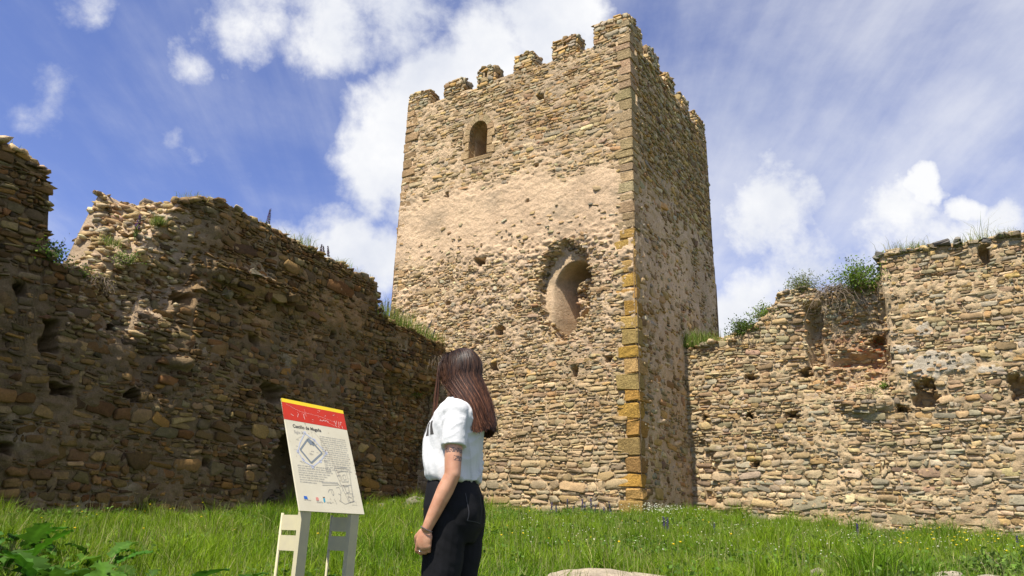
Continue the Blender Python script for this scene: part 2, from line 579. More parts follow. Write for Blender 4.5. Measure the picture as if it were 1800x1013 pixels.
def stones(Q, frame, relief, protr, joint, rng, rot=5, jump=0.05, face_jit=0.3, deep=0.07):
    """Q (n,4,2) -> vertices (n,31,3), centre (n,2), area (n)"""
    O, es, n = frame
    m = len(Q)
    hgt = np.linalg.norm(Q[:, 3] - Q[:, 0], axis=1)[:, None]
    pts = []
    for kq in range(4):
        c0, cp, cn = Q[:, kq], Q[:, (kq - 1) % 4], Q[:, (kq + 1) % 4]
        for tgt in (cp, cn):
            dv = tgt - c0
            ln = np.linalg.norm(dv, axis=1)[:, None]
            cut = np.minimum(hgt * rng.uniform(.05, .50, (m, 1)), ln * .44)
            pts.append(c0 + dv / ln * cut)
        if kq in (0, 2):
            t = rng.uniform(.35, .65, (m, 1))
            pts.append(c0 * (1 - t) + cn * t)
    P = np.stack(pts, 1)
    P = P + rng.normal(0, .06, P.shape) * hgt[:, :, None]
    cen = Q.mean(1)
    ext = np.stack([np.ptp(Q[:, :, 0], 1), np.ptp(Q[:, :, 1], 1)], -1)
    shr = np.clip(1 - 2 * joint * rng.uniform(0.3, 2.6, (m, 1)) / ext, 0.5, 1.0)
    big = (rng.random((m, 1)) < jump) * rng.uniform(0.15, 0.7, (m, 1))
    shr = shr * (1 + big * np.array([[0.6, 1.0]]))
    r = np.radians(rng.normal(0, rot, m))[:, None]
    D = (P - cen[:, None]) * shr[:, None]
    D = np.stack([D[..., 0] * np.cos(r) - D[..., 1] * np.sin(r), D[..., 0] * np.sin(r) + D[..., 1] * np.cos(r)], -1)
    rel = relief(cen[:, 0], cen[:, 1])
    pr = protr * rng.uniform(0.55, 1.35, m) + big[:, 0] * 0.02
    tilt = rng.normal(0, 0.09, (m, 2))
    dep = lambda DD: np.einsum('nkj,nj->nk', DD, tilt)
    V = np.zeros((m, 3 * NS + 1, 3))
    mid = D * rng.uniform(0.80, 0.95, (m, NS, 1))
    def put(sl, DD, dd):
        V[:, sl] = O + (cen[:, None, 0] + DD[..., 0])[..., None] * es + (cen[:, None, 1] + DD[..., 1])[..., None] * EZ + dd[..., None] * n
    put(slice(0, NS), D * 0.96, np.repeat((rel - deep)[:, None], NS, 1))
    put(slice(NS, 2 * NS), D, rel[:, None] + pr[:, None] * rng.uniform(0.62, 1.0, (m, NS)) + dep(D))
    put(slice(2 * NS, 3 * NS), mid, rel[:, None] + pr[:, None] * (1 + rng.normal(0, face_jit * 0.5, (m, NS))) + dep(mid))
    put(slice(3 * NS, 3 * NS + 1), mid[:, :1] * 0.15, (rel + pr * (1 + rng.normal(0, face_jit * 0.6, m)))[:, None])
    return V, cen, ext.prod(1) * shr.prod(1)


class StoneBin:
    """all stones of one thing; the largest 300 become objects, the rest one part"""
    def __init__(self):
        self.V, self.C, self.S = [], [], []

    def put(self, V, col, size):
        d = np.linalg.norm(V.mean(1) - np.array([0, 0, CAM_H]), axis=1)
        self.V.append(V); self.C.append(col); self.S.append(size / d ** 2)

    def build(self, root, mat, limit=296):
        V, C, S = np.concatenate(self.V), np.concatenate(self.C), np.concatenate(self.S)
        order = np.argsort(-S)
        loc = np.array(root.location)
        for i in order[:limit]:
            c = V[i].mean(0)
            me = npmesh('stone', V[i] - c, SQ, ST, np.repeat(C[i][None], 31, 0))
            obj('stone', me, mat, root, tuple(c - loc))
        rest = order[limit:]
        if len(rest):
            off = (np.arange(len(rest)) * 31)[:, None, None]
            me = npmesh('small_stones', V[rest] - loc, (SQ[None] + off).reshape(-1, 4), (ST[None] + off).reshape(-1, 3), np.repeat(C[rest], 31, 0))
            tag(obj('small_stones', me, mat, root), kind='stuff')
        print('stones', root.name, len(V))


def wall_mesh(name, frame, s0, s1, zb, Tf, Tb, thick, depth, colf, res, root, mat, topnoise=0.08, zback=None, J=10, topcol=None):
    O, es, n = frame
    S = np.linspace(s0, s1, int((s1 - s0) / res) + 1)
    tf, tb = Tf(S), Tb(S)
    K = int((tf.max() - zb) / res) + 1
    k = np.linspace(0, 1, K + 1)
    Z = zb + (tf - zb)[:, None] * k[None]
    SS = np.repeat(S[:, None], K + 1, 1)
    D = depth(SS, Z)
    rowsV = [world_pt(O, es, n, SS, Z, D)]
    rowsC = [colf(SS, Z)]
    t = (np.arange(1, J + 1) / J)[None]
    S2 = np.repeat(S[:, None], J, 1)
    front = D[:, -1:]
    Z2 = tf[:, None] * (1 - t) + tb[:, None] * t + topnoise * fbm(S2 * 2.2, t * thick * 2.2 + 9 + 0 * S2, 77, 4) * 2 * np.minimum(1, t * 4)
    D2 = front * (1 - t) - thick * t
    rowsV.append(world_pt(O, es, n, S2, Z2, D2))
    rowsC.append((topcol or colf)(S2, Z2))
    zb2 = zb if zback is None else zback
    rowsV.append(world_pt(O, es, n, S[:, None], np.full((len(S), 1), zb2), np.full((len(S), 1), -thick)))
    rowsC.append(colf(S[:, None], np.full((len(S), 1), zb2)))
    V = np.concatenate(rowsV, 1); Cc = np.concatenate(rowsC, 1)
    ni, nk = V.shape[:2]
    i, j = np.meshgrid(np.arange(ni - 1), np.arange(nk - 1), indexing='ij')
    Q = np.stack([i * nk + j, (i + 1) * nk + j, (i + 1) * nk + j + 1, i * nk + j + 1], -1).reshape(-1, 4)
    # end caps as fans
    tr = []
    for e in (0, ni - 1):
        b = e * nk
        tr += [(b, b + q, b + q + 1) for q in range(1, nk - 1)]
    loc = np.array(root.location)
    me = npmesh(name, V.reshape(-1, 3) - loc, Q, tr, Cc.reshape(-1, 3))
    return obj(name, me, mat, root), V


def cmix(a, b, t):
    return np.asarray(a) * (1 - t[..., None]) + np.asarray(b) * t[..., None]


# rock prototypes for loose stones
def rock_protos(n, rng):
    out = []
    for _ in range(n):
        bm = bmesh.new()
        pts = rng.normal(0, 1, (15, 3)); pts /= np.linalg.norm(pts, axis=1)[:, None]
        pts *= rng.uniform(0.78, 1.0, (15, 1))
        for p in pts:
            bm.verts.new(p)
        r = bmesh.ops.convex_hull(bm, input=bm.verts)
        for v in [v for v in bm.verts if not v.link_faces]:
            bm.verts.remove(v)
        bmesh.ops.triangulate(bm, faces=bm.faces)
        bm.verts.index_update()
        out.append((np.array([v.co[:] for v in bm.verts]), np.array([[v.index for v in f.verts] for f in bm.faces])))
        bm.free()
    return out


RNG = np.random.default_rng(11)
PROTO = rock_protos(20, RNG)


def rocks_mesh(name, pts, sizes, cols, root, mat, rng, flat=0.5, axis=None):
    """loose stones resting on a surface, flattish, joined in one part"""
    V, T, C = [], [], []
    b = 0
    for p, s, c in zip(pts, sizes, cols):
        v, f = PROTO[int(rng.integers(len(PROTO)))]
        a = rng.uniform(0, 6.28) if axis is None else math.atan2(axis[1], axis[0]) + rng.normal(0, 0.25)
        sc = np.array([rng.uniform(0.9, 1.6), rng.uniform(0.7, 1.1), flat * rng.uniform(0.6, 1.2)]) * s
        w = v * sc
        tl = rng.normal(0, 0.14, 2)
        w = w + np.stack([0 * w[:, 0], 0 * w[:, 0], w[:, 0] * tl[0] + w[:, 1] * tl[1]], -1)
        w = np.stack([w[:, 0] * math.cos(a) - w[:, 1] * math.sin(a), w[:, 0] * math.sin(a) + w[:, 1] * math.cos(a), w[:, 2]], -1) + p
        V.append(w); T.append(f + b); C.append(np.repeat(np.asarray(c)[None], len(w), 0)); b += len(w)
    loc = np.array(root.location)
    return tag(obj(name, npmesh(name, np.concatenate(V) - loc, None, np.concatenate(T), np.concatenate(C)), mat, root), kind='stuff')


def rubble(name, frame, depth, region, n, size, pal, root, rng, top=None, tint=1.0):
    """small broken stones bedded in a torn face"""
    O, es, nn = frame
    ss, zz = region(rng, n)
    if top is not None:
        k = zz < top(ss) - .05
        ss, zz = ss[k], zz[k]
    d = depth(ss, zz)
    pts = O + ss[:, None] * es + zz[:, None] * EZ + d[:, None] * nn
    sz = rng.uniform(size[0], size[1], len(ss)) * rng.uniform(.7, 1.2, len(ss))
    return rocks_mesh(name, pts, sz, palette(pal, len(ss), rng) * tint, root, M_STONE, rng, .62, axis=es)


def in_box(s0, s1, z0, z1):
    return lambda r, n: (r.uniform(s0, s1, n), r.uniform(z0, z1, n))


def in_ring(cs, cz, rs, rz, lo, hi):
    def f(r, n):
        a = r.uniform(0, 6.283, n); q = r.uniform(lo, hi, n)
        return cs + rs * q * np.cos(a), cz + rz * q * np.sin(a)
    return f

# ------------------------------------------------------------------ the tower
TW, TS, TT = 8.1, 6.75, 14.42       # length of the sunlit face, of the shaded face, height of the crenel sills
MORT = np.array((0.54, 0.41, 0.255))
PLAS = np.array((0.64, 0.475, 0.315))


def arch_in(s, z, c, hw, z0, zs, rise=1.15):
    """inside a round-headed opening"""
    up = np.sqrt(((s - c) / hw) ** 2 + ((np.maximum(z, zs) - zs) / (hw * rise)) ** 2)
    return (1 - sm(0.95, 1.05, up)) * sm(z0 - 0.02, z0 + 0.02, z)


HOLES_F = [(4.82, 8.34, .16, .10), (4.07, 6.13, .15, .11), (4.22, 5.14, .14, .10), (1.72, 4.76, .10, .12), (2.95, 11.0, .07, .06), (5.9, 7.2, .09, .06), (3.2, 9.9, .05, .05), (0.75, 5.0, .09, .08), (6.2, 10.8, .07, .08), (2.9, 13.3, .1, .08)]


def relief_F(s, z):
    s = np.asarray(s, float); z = np.asarray(z, float)
    r = 0.07 * fbm(s * 0.45, z * 0.45, 3, 3)
    r = r - 2.2 * arch_in(s, z, 5.09, 0.33, 11.86, 12.72)
    for (a, b, c, d) in HOLES_F:
        r = r - 0.45 * putlog(s, z, a, b, c, d, fbm(s * 7, z * 7, 2, 3))
    e = 0.7 * fbm(s * 2.5, z * 2.5, 8, 5, .6)
    d = np.sqrt(((s - 2.05) / 0.78) ** 2 + ((z - 7.07) / 1.26) ** 2)
    hole = 1 - sm(0.93, 1.03, d + e)
    crumble = 1 - sm(0.9, 1.45, d + e)
    inner = sm(2.52, 1.98, s) * (1 - sm(0.92, 1.0, np.sqrt(((s - 1.75) / 0.80) ** 2 + ((np.maximum(z, 6.9) - 6.9) / 1.02) ** 2)))
    niche = -hole * (0.22 + 1.25 * inner)
    fill = -0.62 + 0.7 * fbm(s * 3, z * 3, 21, 4) - 0.7 * blob(s, z, 1.60, 6.40, 0.22, 0.20, 0.2)
    fm = boxm(s, z, 1.1, 1.93, 5.6, 7.45, 0.06)
    niche = np.where(fm > 0.5, np.maximum(niche, np.minimum(fill, 0) * hole), niche)
    return r + niche - 0.05 * crumble


def level_F(s, z):
    zz = z + 1.5 * fbm(s * 0.5, z * 0.5, 31, 3) - 0.12 * (s - 4)
    lv = np.interp(zz, [1, 4.7, 5.5, 7.0, 8.1, 8.6, 10.1, 10.8, 11.4, 14.4], [0.004, 0.010, 0.028, 0.030, 0.034, 0.060, 0.060, 0.034, 0.022, 0.017])
    return lv + 0.055 * fbm(s * 1.7, z * 1.7, 41, 4) - .03 * (1 - sm(.3, .65, s))


def depth_F(s, z):
    lv = level_F(s, z)
    rough = np.interp(z, [1, 5.2, 6, 8.4, 8.9, 10.2, 11, 15], [0.035, 0.04, 0.075, 0.07, 0.018, 0.018, 0.04, 0.035])
    ins = 1 - sm(.85, 1.0, np.sqrt(((s - 2.2) / 0.55) ** 2 + ((z - 7.0) / 1.1) ** 2))
    rough = rough * (1 - .85 * ins * sm(1.9, 2.1, s))
    return relief_F(s, z) + lv + rough * (fbm(s * 4, z * 6, 51, 2, .9) * 1.6 + fbm(s * 13, z * 15, 55, 2, .8) * 1.1)


def col_F(s, z):
    pl = sm(0.0, 0.06, level_F(s, z))
    c = cmix(MORT, PLAS, pl)
    g = fbm(s * 0.7, z * 0.4, 61, 4)[..., None]
    c = c * (1 + 0.55 * g)
    grey = sm(0.05, 0.25, fbm(s * 0.9, z * 1.6, 63, 4))
    return cmix(c, np.array((0.36, 0.29, 0.20)), 0.5 * grey).clip(0.03, 0.8)


HOLES_S = [(0.5, 12.6, .10, .13), (0.55, 14.05, .08, .1), (1.4, 8.0, .1, .08), (3.0, 9.6, .08, .07), (2.2, 5.4, .1, .08)]


def relief_S(s, z):
    s = np.asarray(s, float); z = np.asarray(z, float)
    r = 0.09 * fbm(s * 0.5 + 9, z * 0.5, 4, 3)
    for (a, b, c, d) in HOLES_S:
        r = r - 0.4 * putlog(s, z, a, b, c, d, fbm(s * 7, z * 7, 2, 3))
    return r


def level_S(s, z):
    zz = z + 2.0 * fbm(s * 0.5, z * 0.4, 32, 3)
    lv = np.interp(zz, [1, 5, 9.5, 10.6, 11.4, 14.4], [0.042, 0.045, 0.05, 0.03, 0.012, 0.004])
    return lv + 0.06 * fbm(s * 1.9, z * 1.3, 42, 4) - .03 * (1 - sm(.2, .5, s))


def depth_S(s, z):
    return relief_S(s, z) + level_S(s, z) + 0.05 * (fbm(s * 4, z * 4, 52, 2, .9) * 1.6 + fbm(s * 10, z * 9, 56, 1))


def col_S(s, z):
    c = cmix(MORT, PLAS, sm(0.0, 0.06, level_S(s, z))) * (1 + 0.5 * fbm(s * 0.9, z * 0.35, 62, 4)[..., None])
    return c.clip(0.03, 0.8)


tower = empty('stone_tower', (TC[0], TC[1], 1.0))
tag(tower, 'square sandstone rubble tower with battlements and an arched window', 'tower', None, 'thing')
FR_F, FR_S = (TC, DL, -DR), (TC, DR, -DL)
cst = lambda v: (lambda s: np.full_like(np.asarray(s, float), v))
sill = lambda s: TT + 0.10 * (vn(np.asarray(s) * 3, 0 * np.asarray(s), 5) - 0.5) + 0 * s
wall_mesh('sunlit_wall', FR_F, 0.0, TW, 0.3, sill, cst(TT), 0.6, depth_F, col_F, 0.027, tower, M_MORTAR, 0.05, 13.3)
wall_mesh('shaded_wall', FR_S, 0.0, TS, 0.3, sill, cst(TT), 0.6, depth_S, col_S, 0.05, tower, M_MORTAR, 0.05, 13.3)
for nm, fr, ln in (('rear_wall', (TC + DR * TS, DL, DR), TW), ('far_wall', (TC + DL * TW, DR, DL), TS)):
    wall_mesh(nm, fr, 0, ln, 0.3, cst(TT), cst(TT), 0.6, lambda s, z: 0.12 * fbm(s * 2, z * 2, 71, 4), lambda s, z: cmix(MORT, PLAS, sm(-.2, .2, fbm(s, z, 72))), 0.16, tower, M_MORTAR, 0.05, 13.3, J=3)
MB().box(tuple(TC + DL * TW / 2 + DR * TS / 2 + EZ * 13.35 - np.array([TC[0], TC[1], 1.0])), tuple(DL * (TW / 2 - .3)), tuple(DR * (TS / 2 - .3)), (0, 0, .08)).build('roof_terrace', M_MORTAR, tower)

TB = StoneBin()
RT = np.random.default_rng(5)
TPAL = {'tan': .40, 'ochre': .15, 'grey': .10, 'green': .09, 'brown': .12, 'purple': .05, 'cream': .10, 'rust': .05}


def keep_smooth(Q, relief, tol=0.09, floor=-0.2):
    c = Q.mean(1)
    r0 = relief(c[:, 0], c[:, 1])
    dif = np.zeros(len(Q))
    for k in range(4):
        q = c + (Q[:, k] - c) * 0.8
        dif = np.maximum(dif, np.abs(relief(q[:, 0], q[:, 1]) - r0))
    return (dif < tol) & (r0 > floor)


# upper courses are thin, the lower ones of bigger blocks
for (za, zb_, ch, pr, jt) in ((0.7, 2.4, .14, .042, .010), (2.4, 5.2, .105, .038, .009), (5.2, 10.6, .085, .036, .007), (10.6, TT, .09, .034, .006)):
    Q = layout(0, TW, za, zb_, ch, RT, (1.2, 3.6) if za < 5 else (1.2, 3.4))
    c = Q.mean(1)
    k = (keep_smooth(Q, relief_F, 0.09, -0.6) | (keep_smooth(Q, relief_F, .3, -1.2) & (c[:, 0] < 1.9) & (c[:, 0] > 1.2) & (c[:, 1] < 7.4) & (c[:, 1] > 5.7))) & (c[:, 0] > 0.4) & (c[:, 0] < TW - 0.06) & (c[:, 1] < TT - 0.04)
    win = (np.abs(c[:, 0] - 5.09) < 0.62) & (c[:, 1] > 11.7) & (c[:, 1] < 13.35)
    inn = (np.sqrt(((c[:, 0] - 2.05) / 0.82) ** 2 + ((c[:, 1] - 7.07) / 1.28) ** 2) < 1) & ~((c[:, 0] < 1.9) & (c[:, 1] < 7.4))
    k &= ~win & ~inn
    # under the render only now and then does a stone show
    cov = level_F(c[:, 0], c[:, 1])
    k &= ~((cov > 0.038) & (RT.random(len(c)) < 0.85))
    Q = Q[k]
    V, cen, ar = stones(Q, FR_F, relief_F, np.full(len(Q), pr), jt, RT, rot=4, jump=0.05)
    col = palette(TPAL, len(Q), RT)
    low = sm(4.5, 2.0, cen[:, 1])
    col = cmix(col, palette({'cream': .35, 'tan': .3, 'grey': .25, 'purple': .1}, len(Q), RT), low * 0.6)
    col = col * .72 + .28 * np.array((.44, .345, .215))
    hi = boxm(cen[:, 0], cen[:, 1], 1.6, 4.2, 11.2, 14.4, 0.5) * (RT.random(len(Q)) < .55)
    col = cmix(col, palette({'rust': .3, 'brown': .5, 'ochre': .2}, len(Q), RT), hi * .7)
    TB.put(V, col, ar)
# small rubble showing through the worn render
Q = layout(0, TW, 4.9, 9.6, .062, RT, (1.0, 2.6))
c = Q.mean(1)
inn = (np.sqrt(((c[:, 0] - 2.05) / 0.82) ** 2 + ((c[:, 1] - 7.07) / 1.28) ** 2) < 1)
k = keep_smooth(Q, relief_F, 0.06, -0.1) & (c[:, 0] > 0.4) & (c[:, 0] < TW - .06) & ~inn & (RT.random(len(c)) < np.interp(c[:, 1], [4.9, 5.6, 8.2, 8.9, 9.6], [.1, .40, .30, .08, .03]))
Q = Q[k]
rl = lambda s, z: relief_F(s, z) + level_F(s, z) - .004
V, cen, ar = stones(Q, FR_F, rl, np.full(len(Q), .026), .004, RT, rot=10, jump=0, deep=.05)
TB.put(V, palette({'tan': .4, 'cream': .3, 'brown': .15, 'grey': .15}, len(Q), RT), ar * .2)
Q = layout(0, TS, 0.8, TT, .11, RT, (1.1, 3.0))
c = Q.mean(1)
k = keep_smooth(Q, relief_S) & (c[:, 0] > 0.3) & (c[:, 0] < TS - 0.05) & (c[:, 1] < TT - 0.04)
k &= ~((level_S(c[:, 0], c[:, 1]) > 0.05) & (RT.random(len(c)) < 0.6))
Q = Q[k]
V, cen, ar = stones(Q, FR_S, relief_S, np.full(len(Q), 0.055), 0.009, RT, rot=5)
TB.put(V, palette(TPAL, len(Q), RT), ar * 0.5)


# merlons
def merlon(frame, s0, s1, z1, slit=False, depth=0.55):
    O, es, n = frame
    loc = np.array(tower.location)
    w = s1 - s0
    z0 = TT - 0.06
    m = MB()
    mid = lambda a, b, zz0, zz1: (tuple(O + es * (a + b) / 2 - n * depth / 2 + EZ * (zz0 + zz1) / 2 - loc), tuple(es * (b - a) / 2), tuple(n * (depth / 2 - .012)), (0, 0, (zz1 - zz0) / 2))
    g = 0.012
    if slit:
        cs = (s0 + s1) / 2
        m.box(*mid(s0 + g, cs - .05, z0, z1 - g)); m.box(*mid(cs + .05, s1 - g, z0, z1 - g))
        m.box(*mid(cs - .05, cs + .05, z0, z0 + .28)); m.box(*mid(cs - .05, cs + .05, z0 + .55, z1 - g))
    else:
        m.box(*mid(s0 + g, s1 - g, z0, z1 - g))
    me = bpy.data.meshes.new('merlon')
    me.from_pydata(m.v, [], m.f)
    a = me.attributes.new("Col", 'FLOAT_COLOR', 'POINT')
    a.data.foreach_set("color", np.tile(np.array([*(MORT * .9), 1], np.float32), len(me.vertices)))
    obj('merlon', me, M_MORTAR, tower)
    zero = lambda s, z: 0 * np.asarray(s)
    top = lambda s: z1 + 0.10 * (vn(np.asarray(s) * 4, 0 * np.asarray(s) + s0, 9) - 0.6)
    for fr, a0, a1 in ((frame, s0, s1), ((O + es * s0, -n, -es), 0, depth), ((O + es * s1, -n, es), 0, depth), ((O - n * depth, es, -n), s0, s1)):
        Q = layout(a0, a1, z0, z1, .12, RT, (1.2, 2.8), 0.02)
        Q[..., 0] = Q[..., 0].clip(a0, a1)
        c = Q.mean(1)
        k = (np.ptp(Q[:, :, 0], 1) > 0.06) & (c[:, 1] < top(c[:, 0]) - .02)
        if slit and (fr is frame):
            k &= ~((np.abs(c[:, 0] - (s0 + s1) / 2) < .08) & (np.abs(c[:, 1] - z0 - .41) < .16))
        Q = Q[k]
        V, cen, ar = stones(Q, fr, zero, np.full(len(Q), .04), .008, RT, rot=4, jump=0.0, deep=.03)
        TB.put(V, palette({'tan': .3, 'grey': .25, 'ochre': .15, 'brown': .15, 'cream': .15}, len(Q), RT), ar * .3)
    # coping of flat stones
    npt = int(w * depth * 60) + 4
    ss, tt = RT.uniform(s0, s1, npt), RT.uniform(0.03, depth - .03, npt)
    pts = O + ss[:, None] * es - tt[:, None] * n + EZ * (z1 - .02)
    return pts


cop = []
for (a, b, z1, sl) in ((7.25, 8.12, 15.03, 0), (5.85, 6.6, 15.02, 0), (4.63, 5.26, 15.06, 1), (3.18, 3.85, 15.08, 0), (1.68, 2.48, 15.12, 1), (0.0, 1.09, 15.2, 0)):
    cop.append(merlon(FR_F, a, b, z1, bool(sl)))
for (a, b, z1) in ((0.56, 0.95, 15.15), (1.5, 2.34, 15.05), (2.95, 3.7, 15.0), (4.35, 5.05, 15.0), (5.8, 6.75, 15.1)):
    cop.append(merlon(FR_S, a, b, z1))
cop = np.concatenate(cop)
rocks_mesh('coping_stones', cop, RT.uniform(.06, .15, len(cop)), palette({'tan': .3, 'grey': .4, 'brown': .3}, len(cop), RT), tower, M_STONE, RT, 0.45)
ss = RT.uniform(0, TW, 150)
pts = np.concatenate([TC + ss[:, None] * DL + DR * RT.uniform(.0, .5, 150)[:, None] + EZ * (TT - .01), TC + (ss * TS / TW)[:, None] * DR + DL * RT.uniform(.0, .5, 150)[:, None] + EZ * (TT - .01)])
rocks_mesh('sill_stones', pts, RT.uniform(.05, .12, 300), palette({'tan': .4, 'grey': .3, 'brown': .3}, 300, RT), tower, M_STONE, RT, 0.5)


# corner stones
def block(name, O, ex, ey, lo, hi, col, mat, root, rng, jit=.014, bev=.03):
    bm = bmesh.new()
    bmesh.ops.create_cube(bm, size=1)
    lo, hi = np.array(lo), np.array(hi)
    for v in bm.verts:
        p = (np.array(v.co) + .5)
        v.co = Vector(lo + (hi - lo) * p)
    bmesh.ops.bevel(bm, geom=bm.edges[:], offset=bev, segments=1, affect='EDGES')
    loc = np.array(root.location)
    for v in bm.verts:
        q = np.array(v.co) + rng.normal(0, jit, 3)
        v.co = Vector(O + ex * q[0] + ey * q[1] + EZ * q[2] - loc)
    me = bpy.data.meshes.new(name)
    bm.to_mesh(me); bm.free()
    a = me.attributes.new("Col", 'FLOAT_COLOR', 'POINT')
    a.data.foreach_set("color", np.tile(np.array([*col, 1], np.float32), len(me.vertices)))
    return obj(name, me, mat, root)


M_QUOIN = attr_material("pitted sandstone", 0.95, bump=((18, 0.9, 0.05), (60, 0.7, 0.015)),
                        mottles=((5, 0.5, (0.6, 0.55, 0.45), (1.15, 1.1, 1.0)), (26, 0.8, (0.45, 0.4, 0.33), (1.2, 1.15, 1.05))))
z = 0.75
i = 0
while z < TT + .5:
    h = RT.uniform(.26, .44) if z < 8 else RT.uniform(.20, .36)
    long_ = i % 2
    a = (RT.uniform(.42, .60) if long_ else RT.uniform(.28, .40)); b = (RT.uniform(.3, .4) if long_ else RT.uniform(.5, .62))
    if z < 7.6:
        colr = cmix(np.array((.45, .325, .16)), np.array((0.52, 0.32, 0.075)), np.array(RT.uniform(.2, 1.0))) * RT.uniform(.7, 1.12)
    elif z < 8.4:
        colr = np.array((.45, .29, .09))
    else:
        colr = np.array((.45, .345, .205)) * RT.uniform(.78, 1.1)
    colr = colr * RT.normal(1, .04, 3)
    p = RT.uniform(.028, .042)
    if not 6.15 < z < 6.35:
        block('corner_stone', TC, DL, DR, (-p, -p, z), (a, b, z + h - RT.uniform(.015, .04)), colr.clip(.02, .8), M_QUOIN, tower, RT, .014 if z < 8.2 else .008, .03 if z < 8.2 else .016)
    z += h; i += 1
z = 5.0
i = 0
while z < TT:
    h = RT.uniform(.22, .38)
    a = (.5, .3)[i % 2] * RT.uniform(.85, 1.15)
    block('corner_stone', TC + DL * TW, -DL, DR, (-.04, -.04, z), (a, .3, z + h - .03), (np.array((.43, .30, .17)) * RT.uniform(.75, 1.15)).clip(.02, .8), M_QUOIN, tower, RT)
    z += h; i += 1
z = 5.0
while z < TT:
    h = RT.uniform(.22, .38)
    block('corner_stone', TC + DR * TS, -DR, DL, (-.04, -.04, z), (RT.uniform(.25, .5), .3, z + h - .03), (np.array((.40, .29, .17)) * RT.uniform(.7, 1.1)).clip(.02, .8), M_QUOIN, tower, RT)
    z += h

# arched window: jambs, sill and pointed head of dressed stone
wroot = empty('arched_window', (0, 0, 0)); wroot.parent = tower; wroot.location = (0, 0, 0)
wb = np.array(tower.location)


def wstone(lo, hi, k=1.0):
    o = block('dressed_stone', TC, DL, -DR, (lo[0], -0.25, lo[1]), (hi[0], .055, hi[1]), (np.array((.47, .345, .20)) * RT.uniform(.85, 1.1) * k), M_QUOIN, tower, RT, .008, .02)
    o.parent = wroot
    return o


for sgn in (-1, 1):
    z = 11.86
    for h, wd in ((.30, .30), (.28, .18), (.27, .27)):
        s0 = 5.09 + sgn * .335
        s1 = s0 + sgn * wd
        wstone((min(s0, s1), z), (max(s0, s1), z + h - .012))
        z += h
wstone((4.55, 11.70), (5.62, 11.845))
for q in range(8):
    t0, t1 = math.pi * q / 8, math.pi * (q + 1) / 8 - .03
    bm = bmesh.new()
    pin, pout = [], []
    for t in (t0, (t0 + t1) / 2, t1):
        pin.append((5.09 + .335 * math.cos(t), 12.72 + .385 * math.sin(t)))
        ro = .52 + .03 * (q % 2)
        pout.append((5.09 + ro * math.cos(t), 12.72 + (ro + .06) * math.sin(t)))
    ring = pin + pout[::-1]
    fr_ = [bm.verts.new(Vector(TC + DL * a + EZ * b - DR * .05 - wb)) for a, b in ring]
    bk_ = [bm.verts.new(Vector(TC + DL * a + EZ * b + DR * .25 - wb)) for a, b in ring]
    bm.faces.new(fr_); bm.faces.new(bk_[::-1])
    for k2 in range(6):
        bm.faces.new((fr_[k2], bk_[k2], bk_[(k2 + 1) % 6], fr_[(k2 + 1) % 6]))
    me = bpy.data.meshes.new('voussoir'); bm.to_mesh(me); bm.free()
    a = me.attributes.new("Col", 'FLOAT_COLOR', 'POINT')
    a.data.foreach_set("color", np.tile(np.array([.46 * RT.uniform(.85, 1.1), .335, .20, 1], np.float32), len(me.vertices)))
    obj('voussoir', me, M_QUOIN, wroot)
rubble('niche_rubble', FR_F, depth_F, in_ring(2.05, 7.07, .78, 1.26, .9, 1.16), 380, (.035, .10), {'tan': .4, 'brown': .3, 'cream': .2, 'dark': .1}, tower, RT)
rubble('niche_fill', FR_F, depth_F, in_box(1.35, 1.9, 6.72, 7.4), 70, (.05, .13), {'tan': .4, 'brown': .3, 'cream': .3}, tower, RT)
# small stones wedged in the mortar of the lower courses
def gallets(frame, relief, level, s0, s1, z0, z1, keep, bin_, rng, pal, ch=.045, top=None):
    Q = layout(s0, s1, z0, z1, ch, rng, (1.0, 2.4))
    c = Q.mean(1)
    k = keep_smooth(Q, relief, .06, -.4) & (rng.random(len(c)) < keep)
    if top is not None:
        k &= c[:, 1] < top(c[:, 0]) - .06
    Q = Q[k]
    V, cen, ar = stones(Q, frame, lambda s, z: relief(s, z) + level(s, z), np.full(len(Q), .024), .003, rng, rot=14, jump=0, deep=.04)
    bin_.put(V, palette(pal, len(Q), rng), ar * .1)


gallets(FR_F, relief_F, level_F, .4, TW - .1, 1.0, 5.2, .22, TB, RT, {'tan': .4, 'cream': .3, 'brown': .15, 'grey': .15})
TB.build(tower, M_STONE, 280)

# ------------------------------------------------------------------ the right wall
RW = np.random.default_rng(8)
FR_R = (PW, -DL, -DR)
TR_S = [-.3, 0, .7, 1.5, 2.0, 2.42, 2.6, 2.7, 3.2, 3.5, 4.0, 4.6, 5.2, 5.26, 5.34, 5.8, 6.5, 7.3, 8.0, 8.6, 9.6]
TR_Z = [5.85, 5.9, 6.0, 6.05, 6.4, 6.7, 6.85, 7.1, 7.25, 7.2, 7.1, 7.1, 7.2, 7.3, 7.8, 7.82, 7.85, 7.8, 7.83, 7.9, 7.8]
topR = lambda s: np.interp(s, TR_S, TR_Z) + 0.16 * fbm(np.asarray(s) * 2.5, 0 * np.asarray(s), 91, 3)
topRb = lambda s: np.interp(s, [-.3, 0, 1.2, 2.3, 2.9, 5, 5.4, 9.6], [6.3, 6.35, 6.5, 6.75, 7.2, 7.35, 7.8, 7.85])
HOLES_R = [(1.87, 4.98, .13, .08), (3.2, 4.96, .16, .12), (.56, 3.94, .10, .07), (1.73, 3.95, .10, .08), (2.83, 3.89, .14, .08), (5.36, 3.88, .13, .09), (1.8, 2.66, .09, .07), (7.85, 4.24, .24, .32), (5.9, 4.22, .2, .3), (.3, 6.0, .1, .08), (6.0, 4.45, .12, .12), (7.6, 7.45, .1, .25)]


